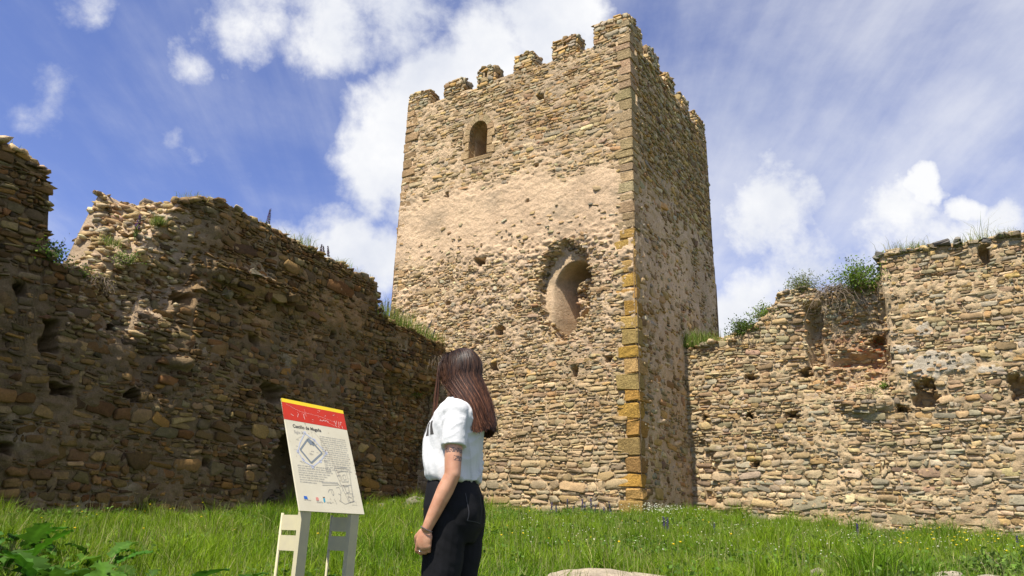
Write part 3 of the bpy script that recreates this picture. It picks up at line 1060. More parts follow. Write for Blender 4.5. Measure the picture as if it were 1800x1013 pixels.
def relief_R(s, z):
    s = np.asarray(s, float); z = np.asarray(z, float)
    e = fbm(s * 2.2, z * 2.2, 12, 4)
    r = 0.16 * fbm(s * 0.5, z * 0.5, 13, 3)
    r = r - 0.34 * boxm(s + .25 * e, z + .4 * e, 3.75, 5.22, 5.0, 9, 0.10)
    r = r - 0.50 * boxm(s + .2 * e, z, 3.36, 3.72, 5.15, 6.8, 0.07)
    r = r - 0.30 * blob(s + .3 * e, z + .3 * e, 4.55, 4.95, .65, .45, .35)
    r = r - 0.40 * blob(s + .3 * e, z + .3 * e, 5.0, 5.6, .2, .2, .35)
    r = r - 0.14 * boxm(s + .3 * e, z + .3 * e, 2.9, 5.2, 4.3, 6.4, .25)
    r = r + 0.16 * blob(s, z, 4.6, 4.1, .55, .25, .5)
    r = r - 0.18 * blob(s + .3 * e, z, 0.25, 2.4, .45, 1.1, .4)
    for (a, b, c, d) in HOLES_R:
        r = r - 0.5 * putlog(s, z, a, b, c, d, e * .6 + .5 * fbm(s * 9, z * 9, 23, 2))
    return r


def white_R(s, z):
    e = fbm(s * 2.6, z * 2.6, 14, 4)
    m = blob(s + .9 * e, z + .7 * e, 6.15, 4.80, .70, .30, .06)
    m = np.maximum(m, blob(s + .4 * e, z + .4 * e, 7.25, 4.6, .3, .1, .1))
    m = np.maximum(m, blob(s + .4 * e, z + .4 * e, 5.6, 5.35, .3, .14, .1))
    m = np.maximum(m, blob(s + .4 * e, z + .4 * e, 6.1, 5.75, .16, .2, .1))
    return m * sm(-.27, -.22, fbm(s * 4.5, z * 6, 19, 3))


def level_R(s, z):
    return 0.008 + 0.03 * fbm(s * 1.4, z * 1.4, 43, 3) + 0.050 * white_R(s, z) + 0.05 * boxm(s, z, 3.8, 5.2, 4.6, 6.4, .2) + 0.035 * sm(0.05, 0.25, fbm(s * .6, z * .6, 44, 3))


def depth_R(s, z):
    w = 1 - .8 * white_R(s, z)
    return relief_R(s, z) + level_R(s, z) + w * 0.05 * (fbm(s * 4, z * 5, 53, 2, .9) * 1.6 + fbm(s * 12, z * 13, 57, 1) * 1.2)


def col_R(s, z):
    c = np.ones(np.asarray(s).shape + (3,)) * np.array((0.53, 0.405, 0.25)) * (1 + .5 * fbm(s * .8, z * .8, 64, 4)[..., None])
    pink = boxm(s + .4 * fbm(s * 2, z * 2, 66), z, 3.7, 5.3, 4.5, 6.0, .2)
    c = cmix(c, np.array((.44, .30, .19)), pink * .6)
    br = pink * sm(.08, .2, fbm(s * 3.5, z * 4.5, 67, 3))
    c = cmix(c, np.array((.36, .16, .08)), br * .6)
    grey = boxm(s, z, 3.8, 5.3, 5.6, 7.5, .3) * sm(-.1, .2, fbm(s * 1.5, z * 1.5, 68))
    c = cmix(c, np.array((.30, .27, .23)), grey * .7)
    return cmix(c, np.array((.52, .465, .37)), white_R(s, z)).clip(.03, .8)


rwall = empty('ruined_wall', tuple(PW - DL * 4 + EZ * .9))
tag(rwall, 'sunlit rubble wall to the right of the tower with a bramble on its broken top', 'wall', None, 'thing')
_, VR = wall_mesh('core', FR_R, -.3, 9.6, 0.2, topR, topRb, 1.25, depth_R, col_R, 0.042, rwall, M_MORTAR, 0.12, topcol=lambda s, z: np.ones(np.asarray(s).shape + (3,)) * np.array((.40, .31, .2)) * (1 + .6 * fbm(s * 3, z * 3, 69)[..., None]))
RB = StoneBin()
for (za, zb_, ch, jt, wts) in ((.4, 3.1, .115, .010, {'cream': .26, 'tan': .28, 'grey': .24, 'purple': .06, 'ochre': .05, 'green': .11}), (3.1, 8.0, .10, .009, {'tan': .27, 'ochre': .09, 'green': .22, 'grey': .18, 'brown': .14, 'cream': .06, 'purple': .04})):
    Q = layout(-.2, 9.5, za, zb_, ch, RW, (1.1, 3.3), 0.07)
    # bigger blocks away from the tower
    c = Q.mean(1)
    k = keep_smooth(Q, relief_R, .11, -.75) & (c[:, 1] < topR(c[:, 0]) - RW.uniform(-.02, .05, len(c))) & (white_R(c[:, 0], c[:, 1]) < .4)
    core_ = boxm(c[:, 0], c[:, 1], 3.85, 5.2, 4.5, 6.2, .1) > .5
    k &= ~(core_ & (RW.random(len(c)) < .55))
    Q = Q[k]; c = c[k]
    V, cen, ar = stones(Q, FR_R, relief_R, np.full(len(Q), .042), jt, RW, rot=5, jump=.09)
    col = palette(wts, len(Q), RW)
    col = col * .85 + .15 * np.array((.42, .35, .25))
    redz = (boxm(cen[:, 0], cen[:, 1], 3.9, 5.3, 4.6, 6.0, .1) > .5) & (RW.random(len(Q)) < .16)
    col[redz] = palette({'red': 1}, len(Q), RW)[redz]
    RB.put(V, col, ar)
# red bricks left in the broken chimney
for _ in range(26):
    s, zz = RW.normal(4.75, .42), RW.normal(5.35, .38)
    if not (3.85 < s < 5.25 and 4.6 < zz < 6.3): continue
    d = float(relief_R(np.array([s]), np.array([zz]))[0])
    block('brick', PW, -DL, -DR, (s - RW.uniform(.05, .13), d - .1, zz), (s + RW.uniform(.05, .13), d + RW.uniform(.04, .1), zz + .045), (np.array((.44, .135, .05)) * RW.uniform(.7, 1.15)).clip(0, .8), M_STONE, rwall, RW, .008, .008)


def top_rocks(Vg, J, n, rng, smin, smax, sel=None):
    ni, nk = Vg.shape[:2]
    a = rng.integers(0, ni, n); b = nk - 2 - rng.integers(0, J, n)
    if sel is not None:
        pass
    return Vg[a, b]


pts = top_rocks(VR, 11, 900, RW, .05, .2)
rocks_mesh('loose_stones', pts, RW.uniform(.04, .15, 900) * RW.uniform(.7, 1.3, 900), palette({'tan': .4, 'grey': .3, 'brown': .15, 'cream': .15}, 900, RW), rwall, M_STONE, RW, .5)
# flat dark capping slabs along the taller stretch
for k in range(15):
    s = 5.35 + k * .29 + RW.uniform(-.05, .05)
    zt = float(topR(np.array([s]))[0])
    w = RW.uniform(.15, .42)
    block('capping_slab', PW, -DL, -DR, (s - w / 2, -.5, zt - .06), (s + w / 2, RW.uniform(.06, .17), zt + RW.uniform(.03, .1)), (np.array(((.2, .19, .16), (.33, .27, .18), (.15, .14, .13))[k % 3]) * RW.uniform(.8, 1.2)), M_STONE, rwall, RW, .025, .03)
gallets(FR_R, relief_R, level_R, 0, 8.8, .9, 7.2, .20, RB, RW, {'tan': .4, 'cream': .25, 'brown': .2, 'grey': .15}, top=topR)
rubble('torn_core', FR_R, depth_R, in_box(3.3, 5.3, 4.4, 7.0), 620, (.03, .10), {'tan': .45, 'brown': .2, 'cream': .2, 'rust': .15}, rwall, RW, topR)
for (a_, b_, c_, d_) in HOLES_R:
    rubble('hole_rim', FR_R, lambda s, z: np.maximum(depth_R(s, z), -.1), in_ring(a_, b_, c_, d_, 1.05, 1.5), 16, (.03, .08), {'tan': .5, 'brown': .2, 'grey': .3}, rwall, RW)
RB.build(rwall, M_STONE, 275)

# ------------------------------------------------------------------ the left wall
LW = np.random.default_rng(9)
FR_L = (PL, -DR, -DL)
TL_S = [-.2, 0, 1.0, 2.0, 2.95, 3.02, 3.12, 4.0, 6.0, 8.2, 8.72, 8.95, 9.3, 9.7, 10.1, 10.5, 10.9, 11.0, 11.08, 11.2, 11.35, 11.7, 12.1, 13, 16, 19]
TL_Z = [5.9, 5.95, 6.0, 6.05, 6.15, 6.3, 6.95, 7.0, 7.1, 7.12, 7.02, 6.3, 5.6, 5.1, 4.85, 4.85, 4.95, 5.1, 5.5, 6.0, 6.4, 6.6, 6.68, 6.9, 7.4, 7.4]
topL = lambda s: np.interp(s, TL_S, TL_Z) + 0.20 * fbm(np.asarray(s) * 2.3, 0 * np.asarray(s), 92, 4)
topLb = lambda s: np.interp(s, [-.2, 2.9, 3.2, 8.7, 9.75, 9.95, 10.15, 10.6, 11.1, 11.4, 12, 19], [6.1, 6.2, 7.05, 7.05, 6.95, 6.0, 4.9, 4.75, 4.9, 6.1, 6.7, 7.4])
HOLES_L = [(10.67, 3.67, .13, .22), (10.31, 2.83, .16, .09), (9.07, 2.92, .12, .09), (7.37, 1.95, .08, .08), (10.95, 1.8, .14, .1), (5.96, 3.53, .28, .15), (2.86, 4.8, .08, .07), (8.3, 5.0, .16, .12), (7.0, 5.3, .12, .07), (6.5, 4.6, .1, .08), (4.3, 5.2, .07, .07), (9.6, 4.1, .12, .08), (11.3, 4.3, .08, .08)]


def relief_L(s, z):
    s = np.asarray(s, float); z = np.asarray(z, float)
    e = fbm(s * 1.8, z * 1.8, 15, 4)
    r = 0.22 * fbm(s * 0.5, z * 0.5, 16, 3) + 0.10 * fbm(s * 1.6, z * 1.6, 17, 3)
    r = r - 1.25 * arch_in(s + .35 * e, z + .3 * e, 5.05, .78, .2, 2.0, 1.15)
    r = r - 0.40 * (1 - sm(2.15, 2.35, s + .4 * e)) * (1 - sm(4.3, 4.8, z + .5 * e)) - 0.30 * (1 - sm(1.9, 2.4, s + .5 * e)) * (1 - sm(2.9, 3.6, z + .5 * e))
    r = r - (0.42 + .5 * e) * blob(s + .5 * e, z + .5 * e, 9.2, 5.6, 1.0, 1.5, .4)
    r = r - (0.25 + .3 * e) * blob(s + .5 * e, z + .4 * e, 8.7, 3.6, .5, .45, .4)
    r = r + 0.22 * blob(s, z, 8.3, 3.72, .25, .12, .5) + 0.16 * blob(s, z, 7.0, 5.75, 1.4, .2, .6)
    r = r - 0.15 * boxm(s + .5 * e, z + .5 * e, 2.4, 8.0, 3.9, 5.5, .5)
    for (a, b, c, d) in HOLES_L:
        r = r - 0.5 * putlog(s, z, a, b, c, d, e * .6 + .5 * fbm(s * 9, z * 9, 23, 2))
    return r


level_L = lambda s, z: 0.004 + 0.05 * fbm(s * 1.1, z * 1.1, 45, 4) + .03 * sm(.05, .2, fbm(s * .5, z * .6, 46, 3))
depth_L = lambda s, z: relief_L(s, z) + level_L(s, z) + .055 * (fbm(s * 4, z * 5, 54, 2, .9) * 1.6 + fbm(s * 11, z * 12, 58, 1) * 1.2)


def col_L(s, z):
    c = np.ones(np.asarray(s).shape + (3,)) * np.array((0.22, 0.16, 0.088)) * (1 + .7 * fbm(s * .7, z * .7, 84, 4)[..., None])  # mortar darkened like the stones, part of the wall's shade is in its colour
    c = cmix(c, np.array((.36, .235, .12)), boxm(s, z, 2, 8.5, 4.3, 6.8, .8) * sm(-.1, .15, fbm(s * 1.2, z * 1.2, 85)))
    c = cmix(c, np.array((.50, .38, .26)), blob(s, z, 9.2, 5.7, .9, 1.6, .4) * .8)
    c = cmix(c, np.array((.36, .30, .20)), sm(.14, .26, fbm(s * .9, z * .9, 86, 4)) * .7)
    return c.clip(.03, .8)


lwall = empty('ruined_wall', tuple(PL - DR * 6 + EZ * .8))
tag(lwall, 'shaded rubble wall left of the tower, broken by a deep notch, behind the sign', 'wall', None, 'thing')
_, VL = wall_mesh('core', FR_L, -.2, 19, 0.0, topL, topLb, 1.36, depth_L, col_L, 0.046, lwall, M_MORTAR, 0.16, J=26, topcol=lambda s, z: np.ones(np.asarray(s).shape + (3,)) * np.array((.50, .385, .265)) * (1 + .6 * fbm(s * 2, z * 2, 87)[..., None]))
LB = StoneBin()
for (za, zb_, ch) in ((.2, 3.0, .112), (3.0, 7.6, .10)):
    Q = layout(-.1, 13.6, za, zb_, ch, LW, (1.0, 2.9), 0.08)
    c = Q.mean(1)
    k = keep_smooth(Q, relief_L, .12, -.8) & (c[:, 1] < topL(c[:, 0]) - LW.uniform(-.03, .05, len(c)))
    core_ = blob(c[:, 0], c[:, 1], 9.2, 5.7, .8, 1.4, .1) > .5
    k &= ~(core_ & (LW.random(len(c)) < .45))
    Q = Q[k]
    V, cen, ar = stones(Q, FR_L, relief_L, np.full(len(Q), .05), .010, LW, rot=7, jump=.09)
    col = palette({'tan': .22, 'brown': .20, 'grey': .20, 'green': .17, 'ochre': .06, 'purple': .06, 'rust': .04, 'dark': .06, 'cream': .05}, len(Q), LW) * np.array((.52, .455, .335)) * LW.normal(1, .15, (len(Q), 1)).clip(.6, 1.5)  # own darker stone, plus the wall's warm shade put into the tint
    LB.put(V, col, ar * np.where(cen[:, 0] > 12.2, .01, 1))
pts = VL[LW.integers(int(len(VL) * .0), len(VL), 1500), VL.shape[1] - 2 - LW.integers(0, 27, 1500)]
rocks_mesh('loose_stones', pts, LW.uniform(.05, .17, 1500) * LW.uniform(.7, 1.3, 1500), palette({'tan': .35, 'grey': .2, 'brown': .25, 'cream': .2}, 1500, LW), lwall, M_STONE, LW, .5)
# the torn ends of the notch: ragged protruding stones
i0 = int((8.6 + .2) / 19.2 * (len(VL) - 1)); i1 = int((11.6 + .2) / 19.2 * (len(VL) - 1))
ii = LW.integers(i0, i1, 420); jj = VL.shape[1] - 2 - LW.integers(0, 27, 420)
rocks_mesh('broken_core', VL[ii, jj], LW.uniform(.05, .15, 420), palette({'tan': .3, 'cream': .35, 'brown': .2, 'grey': .15}, 420, LW), lwall, M_STONE, LW, .55)
for k, (s, zz, w, p) in enumerate(((7.45, 5.35, .22, .13), (5.9, 5.72, .26, .22), (8.05, 5.25, .26, .11), (2.95, 6.2, .26, .12), (7.0, 5.9, .26, .1))):
    d = float(relief_L(np.array([s]), np.array([zz]))[0])
    block('projecting_stone', PL, -DR, -DL, (s - w / 2, -.3, zz - .09), (s + w / 2, d + p, zz + .07), palette({'brown': .5, 'grey': .5}, 1, LW)[0] * .55, M_STONE, lwall, LW, .035, .05)
rubble('torn_core', FR_L, depth_L, in_box(8.4, 10.6, 3.9, 6.6), 520, (.035, .11), {'tan': .4, 'brown': .25, 'cream': .25, 'grey': .1}, lwall, LW, topL, .9)
rubble('doorway_rubble', FR_L, depth_L, in_ring(5.05, 2.0, .8, .95, .85, 1.2), 220, (.04, .11), {'brown': .5, 'dark': .3, 'grey': .2}, lwall, LW, topL, .7)
rubble('eroded_foot', FR_L, depth_L, in_box(0, 2.4, 1.4, 4.6), 380, (.04, .12), {'brown': .4, 'green': .3, 'tan': .3}, lwall, LW, topL, .7)
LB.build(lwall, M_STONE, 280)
# unseen wing on the near left, added to cast shade over the plants
FR_W = (PL - DR * 16.6, -DL, -DR)
wall_mesh('shade_wing', FR_W, 0, 6.3, -.3, lambda s: 4.5 + .5 * fbm(s * 1.2, 0 * s, 93, 4), lambda s: 4.4 + 0 * s, 1.1, lambda s, z: .3 * fbm(s * 2, z * 3, 94, 4), lambda s, z: np.ones(np.asarray(s).shape + (3,)) * np.array((.3, .22, .13)) * (1 + .8 * fbm(s * 4, z * 7, 95, 3)[..., None]), .12, lwall, M_MORTAR, .2)

# ------------------------------------------------------------------ the information board
SE = np.array([math.cos(R(56)), math.sin(R(56)), 0.0])      # along the board's lower edge
SN = np.array([SE[1], -SE[0], 0.0])                          # the way it faces
TILT = R(23)
SG = EZ * math.cos(TILT) - SN * math.sin(TILT)               # up along the board
SF = SN * math.cos(TILT) + EZ * math.sin(TILT)               # out of its face
BWD, BHT = 0.513, 0.714
BL = np.array([-1.155, 4.35, 0.849])
gz = float(ground_z(np.array([-1.1]), np.array([4.5]))[()] if False else ground_z(np.array([-1.1]), np.array([4.5]))[0])
sign = empty('information_board', (BL[0], BL[1], gz))
tag(sign, 'tilted cream information board with red and yellow top band on white metal posts', 'sign')
SL = np.array(sign.location)

M_BOARD = plain("cream board", (0.66, 0.60, 0.445), 0.55, bump=(60, 0.06, 0.002), var=(7, (0.60, 0.54, 0.39)))
M_RED = plain("red print", (0.56, 0.035, 0.012), 0.4, var=(16, (0.50, 0.03, 0.012)))
M_YEL = plain("yellow print", (0.85, 0.60, 0.02), 0.4, var=(16, (0.78, 0.55, 0.03)))
M_INK = plain("black ink", (0.06, 0.055, 0.05), 0.6)
M_INKG = plain("grey ink", (0.33, 0.32, 0.29), 0.6)
M_PLANL = plain("pale plan print", (0.50, 0.52, 0.60), 0.6)
M_PLAND = plain("slate plan print", (0.20, 0.23, 0.25), 0.6)
M_RUST = plain("rust", (0.16, 0.06, 0.02), 0.9)
M_SCR = plain("scratched white", (0.70, 0.66, 0.58), 0.7)
M_STEEL = plain("white painted steel", (0.52, 0.465, 0.29), 0.65, spec=.08, bump=(90, 0.1, 0.002), var=(14, (0.46, 0.41, 0.28)))
M_BLUE = plain("blue print", (0.02, 0.12, 0.45), 0.5)
M_PINK = plain("pink print", (0.65, 0.25, 0.2), 0.5)
M_TEAL = plain("teal print", (0.05, 0.32, 0.45), 0.5)


def bp(u, v, d=0.0):
    """u along the board 0..1, v up 0..1, d in metres out of the face"""
    return BL + SE * (u * BWD) + SG * (v * BHT) + SF * d - SL


def slab(name, u0, u1, v0, v1, d0, d1, mat, parent):
    m = MB()
    c = (bp((u0 + u1) / 2, (v0 + v1) / 2, (d0 + d1) / 2))
    m.box(tuple(c), tuple(SE * BWD * (u1 - u0) / 2), tuple(SG * BHT * (v1 - v0) / 2), tuple(SF * (d1 - d0) / 2))
    return m.build(name, mat, parent)


panel = slab('panel', 0, 1, 0, 1, -0.009, 0, M_BOARD, sign)
slab('red_band', 0, 1, .80, .965, -.0085, .0007, M_RED, panel)
slab('yellow_band', 0, 1, .965, 1, -.0085, .0008, M_YEL, panel)


class Print:
    """flat marks printed on the panel, all of one ink in one mesh"""
    def __init__(self, d=.0010):
        self.m, self.d = MB(), d

    def quad(self, pts):
        self.m.add([bp(u, v, self.d) for u, v in pts], [tuple(range(len(pts)))])

    def line(self, a, b, w):
        a, b = np.array([a[0] * BWD, a[1] * BHT]), np.array([b[0] * BWD, b[1] * BHT])
        t = (b - a) / (np.linalg.norm(b - a) + 1e-9); nrm = np.array([-t[1], t[0]]) * w / 2
        self.quad([((p[0]) / BWD, p[1] / BHT) for p in (a - nrm, b - nrm, b + nrm, a + nrm)])

    def poly(self, pts, w):
        for a, b in zip(pts[:-1], pts[1:]):
            self.line(a, b, w)

    def disc(self, u, v, r):
        self.quad([(u + r / BWD * math.cos(t * math.pi / 5), v + r / BHT * math.sin(t * math.pi / 5)) for t in range(10)])

    def words(self, u0, v, u1, rng, h=.0062, just=True):
        u = u0
        while u < u1 - .015:
            w = rng.uniform(.018, .075)
            w = min(w, u1 - u)
            x = u
            while x < u + w:
                lw = rng.uniform(.003, .0065)
                hh = h * (1.45 if rng.random() < .25 else 1.0) / BHT
                self.quad([(x, v), (x + lw * .75, v), (x + lw * .75, v + hh), (x, v + hh)])
                if rng.random() < .6:
                    self.quad([(x, v + hh * .4), (x + lw * 1.3, v + hh * .4), (x + lw * 1.3, v + hh * .65), (x, v + hh * .65)])
                x += lw * 1.55
            u += w + .012

    def build(self, name, mat):
        return self.m.build(name, mat, panel)


RS = np.random.default_rng(3)
tx = Print()
for k in range(17):
    tx.words(.50 + .004 * k * 0, .685 - k * .0205, .93 if k < 16 else .58, RS)
for k in range(8):
    tx.words(.075, .385 - k * .0205, (.58, .60, .60, .58, .50, .45, .43, .32)[k], RS)
for (u, v, w) in ((.10, .56, .05), (.30, .655, .05), (.12, .62, .05), (.10, .505, .045), (.29, .51, .035), (.29, .50, .05), (.32, .53, .04), (.12, .425, .06), (.14, .415, .05), (.50, .455, .04), (.40, .525, .03), (.40, .60, .03)):
    tx.words(u, v, u + w, RS, .004)
tx.words(.09, .088, .20, RS, .005)
tx.words(.27, .083, .36, RS, .004); tx.words(.27, .075, .36, RS, .004)
tx.words(.42, .085, .53, RS, .0035); tx.words(.42, .077, .50, RS, .0035)
tx.words(.82, .075, .93, RS, .004)
tx.build('printed_text', M_INKG)
pl = Print(.0010)
outer = [(.27, .695), (.17, .60), (.115, .515), (.155, .465), (.20, .425), (.31, .395), (.45, .46), (.56, .535), (.40, .645), (.27, .695)]
pl.poly(outer, .007)
for (u, v) in ((.27, .70), (.115, .515), (.175, .445), (.30, .39), (.44, .45), (.56, .535), (.405, .645)):
    pl.disc(u, v, .011)
pl.build('castle_plan_outer', M_PLANL)
pd = Print(.0014)
inner = [(.30, .645), (.155, .535), (.29, .425), (.49, .53), (.36, .625)]
pd.poly(inner[:4] + [inner[4]], .010)
pd.quad([(.28, .63), (.315, .655), (.40, .615), (.375, .585), (.345, .60), (.33, .59)])
pd.build('castle_plan_walls', M_PLAND)
lk = Print(.0012)
for a, b in (((.36, .72), (.40, .72)), ((.38, .72), (.385, .60)), ((.52, .505), (.62, .51)), ((.13, .63), (.22, .665)), ((.45, .46), (.56, .455)), ((.06, .53), (.11, .53))):
    lk.line(a, b, .0012)
# the elevation and plan sketches at the lower right
SK = [[(.64, .40), (.86, .42)], [(.64, .40), (.70, .25), (.78, .10), (.86, .11), (.89, .40)], [(.70, .25), (.87, .255)], [(.74, .175), (.875, .18)],
      [(.69, .37), (.83, .385), (.84, .29), (.73, .28), (.69, .37)], [(.75, .24), (.82, .245), (.82, .19), (.77, .185), (.75, .24)],
      [(.40, .255), (.65, .265), (.69, .235)], [(.40, .235), (.50, .24), (.66, .25)], [(.47, .175), (.50, .20), (.545, .20), (.56, .165), (.54, .15), (.52, .19)],
      [(.61, .22), (.66, .23), (.68, .19), (.66, .15), (.65, .10)], [(.63, .17), (.66, .165)], [(.55, .12), (.565, .09), (.575, .075)], [(.78, .15), (.84, .14), (.85, .105), (.80, .10), (.78, .15)],
      [(.62, .11), (.71, .08), (.88, .115)], [(.66, .33), (.72, .345), (.74, .30)], [(.76, .345), (.80, .35), (.81, .31), (.77, .30), (.76, .345)]]
for s_ in SK:
    lk.poly(s_, .0022)
    lk.poly([(u + RS.normal(0, .004), v + RS.normal(0, .003)) for u, v in s_], .0012)
for k in range(12):
    lk.line((.40 + k * .022, .262), (.412 + k * .022, .275), .0012)
    lk.line((.65 + k * .018, .41), (.66 + k * .018, .425), .0012)
for _ in range(70):
    u, v = RS.uniform(.68, .88), RS.uniform(.10, .40)
    if u > .66 + (.40 - v) * .35:
        lk.line((u, v), (u + RS.normal(0, .018), v + RS.normal(0, .014)), .001)
lk.build('drawings', M_INKG)
lg = Print(.0012); lg.quad([(.09, .10), (.145, .10), (.135, .125), (.09, .125)]); lg.build('blue_emblem', M_BLUE)
lg = Print(.0012); lg.quad([(.265, .095), (.305, .095), (.305, .118), (.285, .125), (.265, .118)]); lg.build('pink_emblem', M_PINK)
lg = Print(.0012); lg.quad([(.375, .09), (.388, .08), (.402, .09), (.402, .118), (.375, .118)]); lg.build('shield_emblem', M_TEAL)
lg = Print(.0012); lg.quad([(.376, .122), (.402, .122), (.406, .132), (.389, .128), (.372, .132)]); lg.build('crown_emblem', M_RUST)


def lettering(name, txt, u, v, size, mat, font_bold=False, ext=.0):
    cu = bpy.data.curves.new(name, 'FONT')
    cu.body = txt; cu.size = size; cu.offset = ext
    o = bpy.data.objects.new(name, cu); COL.objects.link(o)
    bpy.context.view_layer.update()
    me = bpy.data.meshes.new_from_object(o.evaluated_get(bpy.context.evaluated_depsgraph_get()))
    bpy.data.objects.remove(o)
    me.name = name
    for vv in me.vertices:
        p = BL + SE * (u * BWD + vv.co.x) + SG * (v * BHT + vv.co.y) + SF * .0012 - SL
        vv.co = Vector(p)
    return obj(name, me, mat, panel)


lettering('title_lettering', "Castillo de Magaña", .10, .735, .030, M_INK, ext=.0006)
lettering('subtitle_lettering', "Siglo XV", .105, .683, .026, M_INKG)
sc_ = Print(.0016)
for _ in range(16):
    u, v = RS.uniform(.05, .97), RS.uniform(.815, .955)
    sc_.line((u, v), (u + RS.normal(0, .012), v + RS.normal(0, .008)), RS.uniform(.0008, .0025))
for a, b in (((.60, .845), (.625, .862)), ((.625, .862), (.64, .848)), ((.64, .848), (.66, .86)), ((.66, .86), (.70, .845)), ((.55, .845), (.61, .85)),
             ((.80, .87), (.82, .835)), ((.82, .835), (.84, .875)), ((.87, .87), (.87, .835)), ((.90, .87), (.90, .835)), ((.90, .87), (.93, .865)), ((.80, .83), (.83, .81)), ((.86, .83), (.865, .808)), ((.92, .83), (.93, .805)),
             ((.10, .86), (.14, .845)), ((.22, .875), (.20, .84)), ((.30, .88), (.31, .83))):
    sc_.line(a, b, .0022)
for a, b in (((.05, .95), (.25, .90)), ((.25, .90), (.55, .89)), ((.55, .89), (.80, .86)), ((.65, .85), (.80, .815)), ((.33, .93), (.34, .86))):
    sc_.line(a, b, .0008)
sc_.build('scratches', M_SCR)
ru = Print(.0018)
for (u, v) in ((.69, .385), (.71, .37), (.70, .29), (.74, .245), (.49, .115), (.60, .54), (.55, .56), (.93, .505), (.985, .40), (.99, .37), (.985, .45), (.30, .79), (.02, .60), (.08, .47), (.975, .33), (.22, .285), (.78, .62), (.80, .155), (.66, .735), (.33, .70)):
    ru.disc(u, v, RS.uniform(.0015, .0035))
for a, b in (((.30, .79), (.32, .72)), ((.42, .72), (.55, .62)), ((.55, .62), (.60, .55)), ((.60, .55), (.64, .44)), ((.66, .43), (.70, .31))):
    ru.line(a, b, .0008)
ru.build('rust_spots', M_RUST)

# posts: a flat front post, a thin rear tube and two plates between them, on either side
for u0 in (.05, .80):
    a = BL + SE * (u0 * BWD) - SL
    a[2] = 0.0
    up0, up1 = -.35, (BL[2] - SL[2]) - .004
    fw_ = .066; dp = .032
    c = a - SN * (dp / 2 + .008) + SE * fw_ / 2
    m = MB().box((c[0], c[1], (up0 + up1) / 2), tuple(SE * fw_ / 2), tuple(SN * dp / 2), (0, 0, (up1 - up0) / 2))
    post = m.build('post', M_STEEL, sign)
    # strut carrying the tilted panel above the post
    m = MB()
    q0 = bp(u0 + fw_ / 2 / BWD, .01, -.024)
    q1 = bp(u0 + fw_ / 2 / BWD, .8, -.024)
    m.tube([tuple(q0), tuple(q1)], .014, 6)
    m.build('panel_strut', M_STEEL, sign)
    rear = a - SN * .185 + SE * .012
    MB().tube([(rear[0], rear[1], -.3), (rear[0], rear[1], (BL[2] - SL[2]) - .012)], .0085, 10).build('rear_leg', M_STEEL, sign, True)
    for (z0, z1) in ((-.105, -.022), (-.215, -.133)):
        cc = a - SN * (.175 / 2 + dp / 2 + .008) + SE * .012
        zz0, zz1 = BL[2] - SL[2] + z0, BL[2] - SL[2] + z1
        MB().box((cc[0], cc[1], (zz0 + zz1) / 2), tuple(SE * .006), tuple(SN * .078), (0, 0, (zz1 - zz0) / 2)).build('side_plate', M_STEEL, sign)

# ------------------------------------------------------------------ the visitor
PX, PY = -0.262, 3.80
PZ = float(ground_z(np.array([PX]), np.array([PY]))[0])
FACE = R(167)
person = empty('person', (PX, PY, PZ), FACE)
tag(person, 'woman seen from behind with long brown hair, white t-shirt and black trousers, reading the board', 'person')


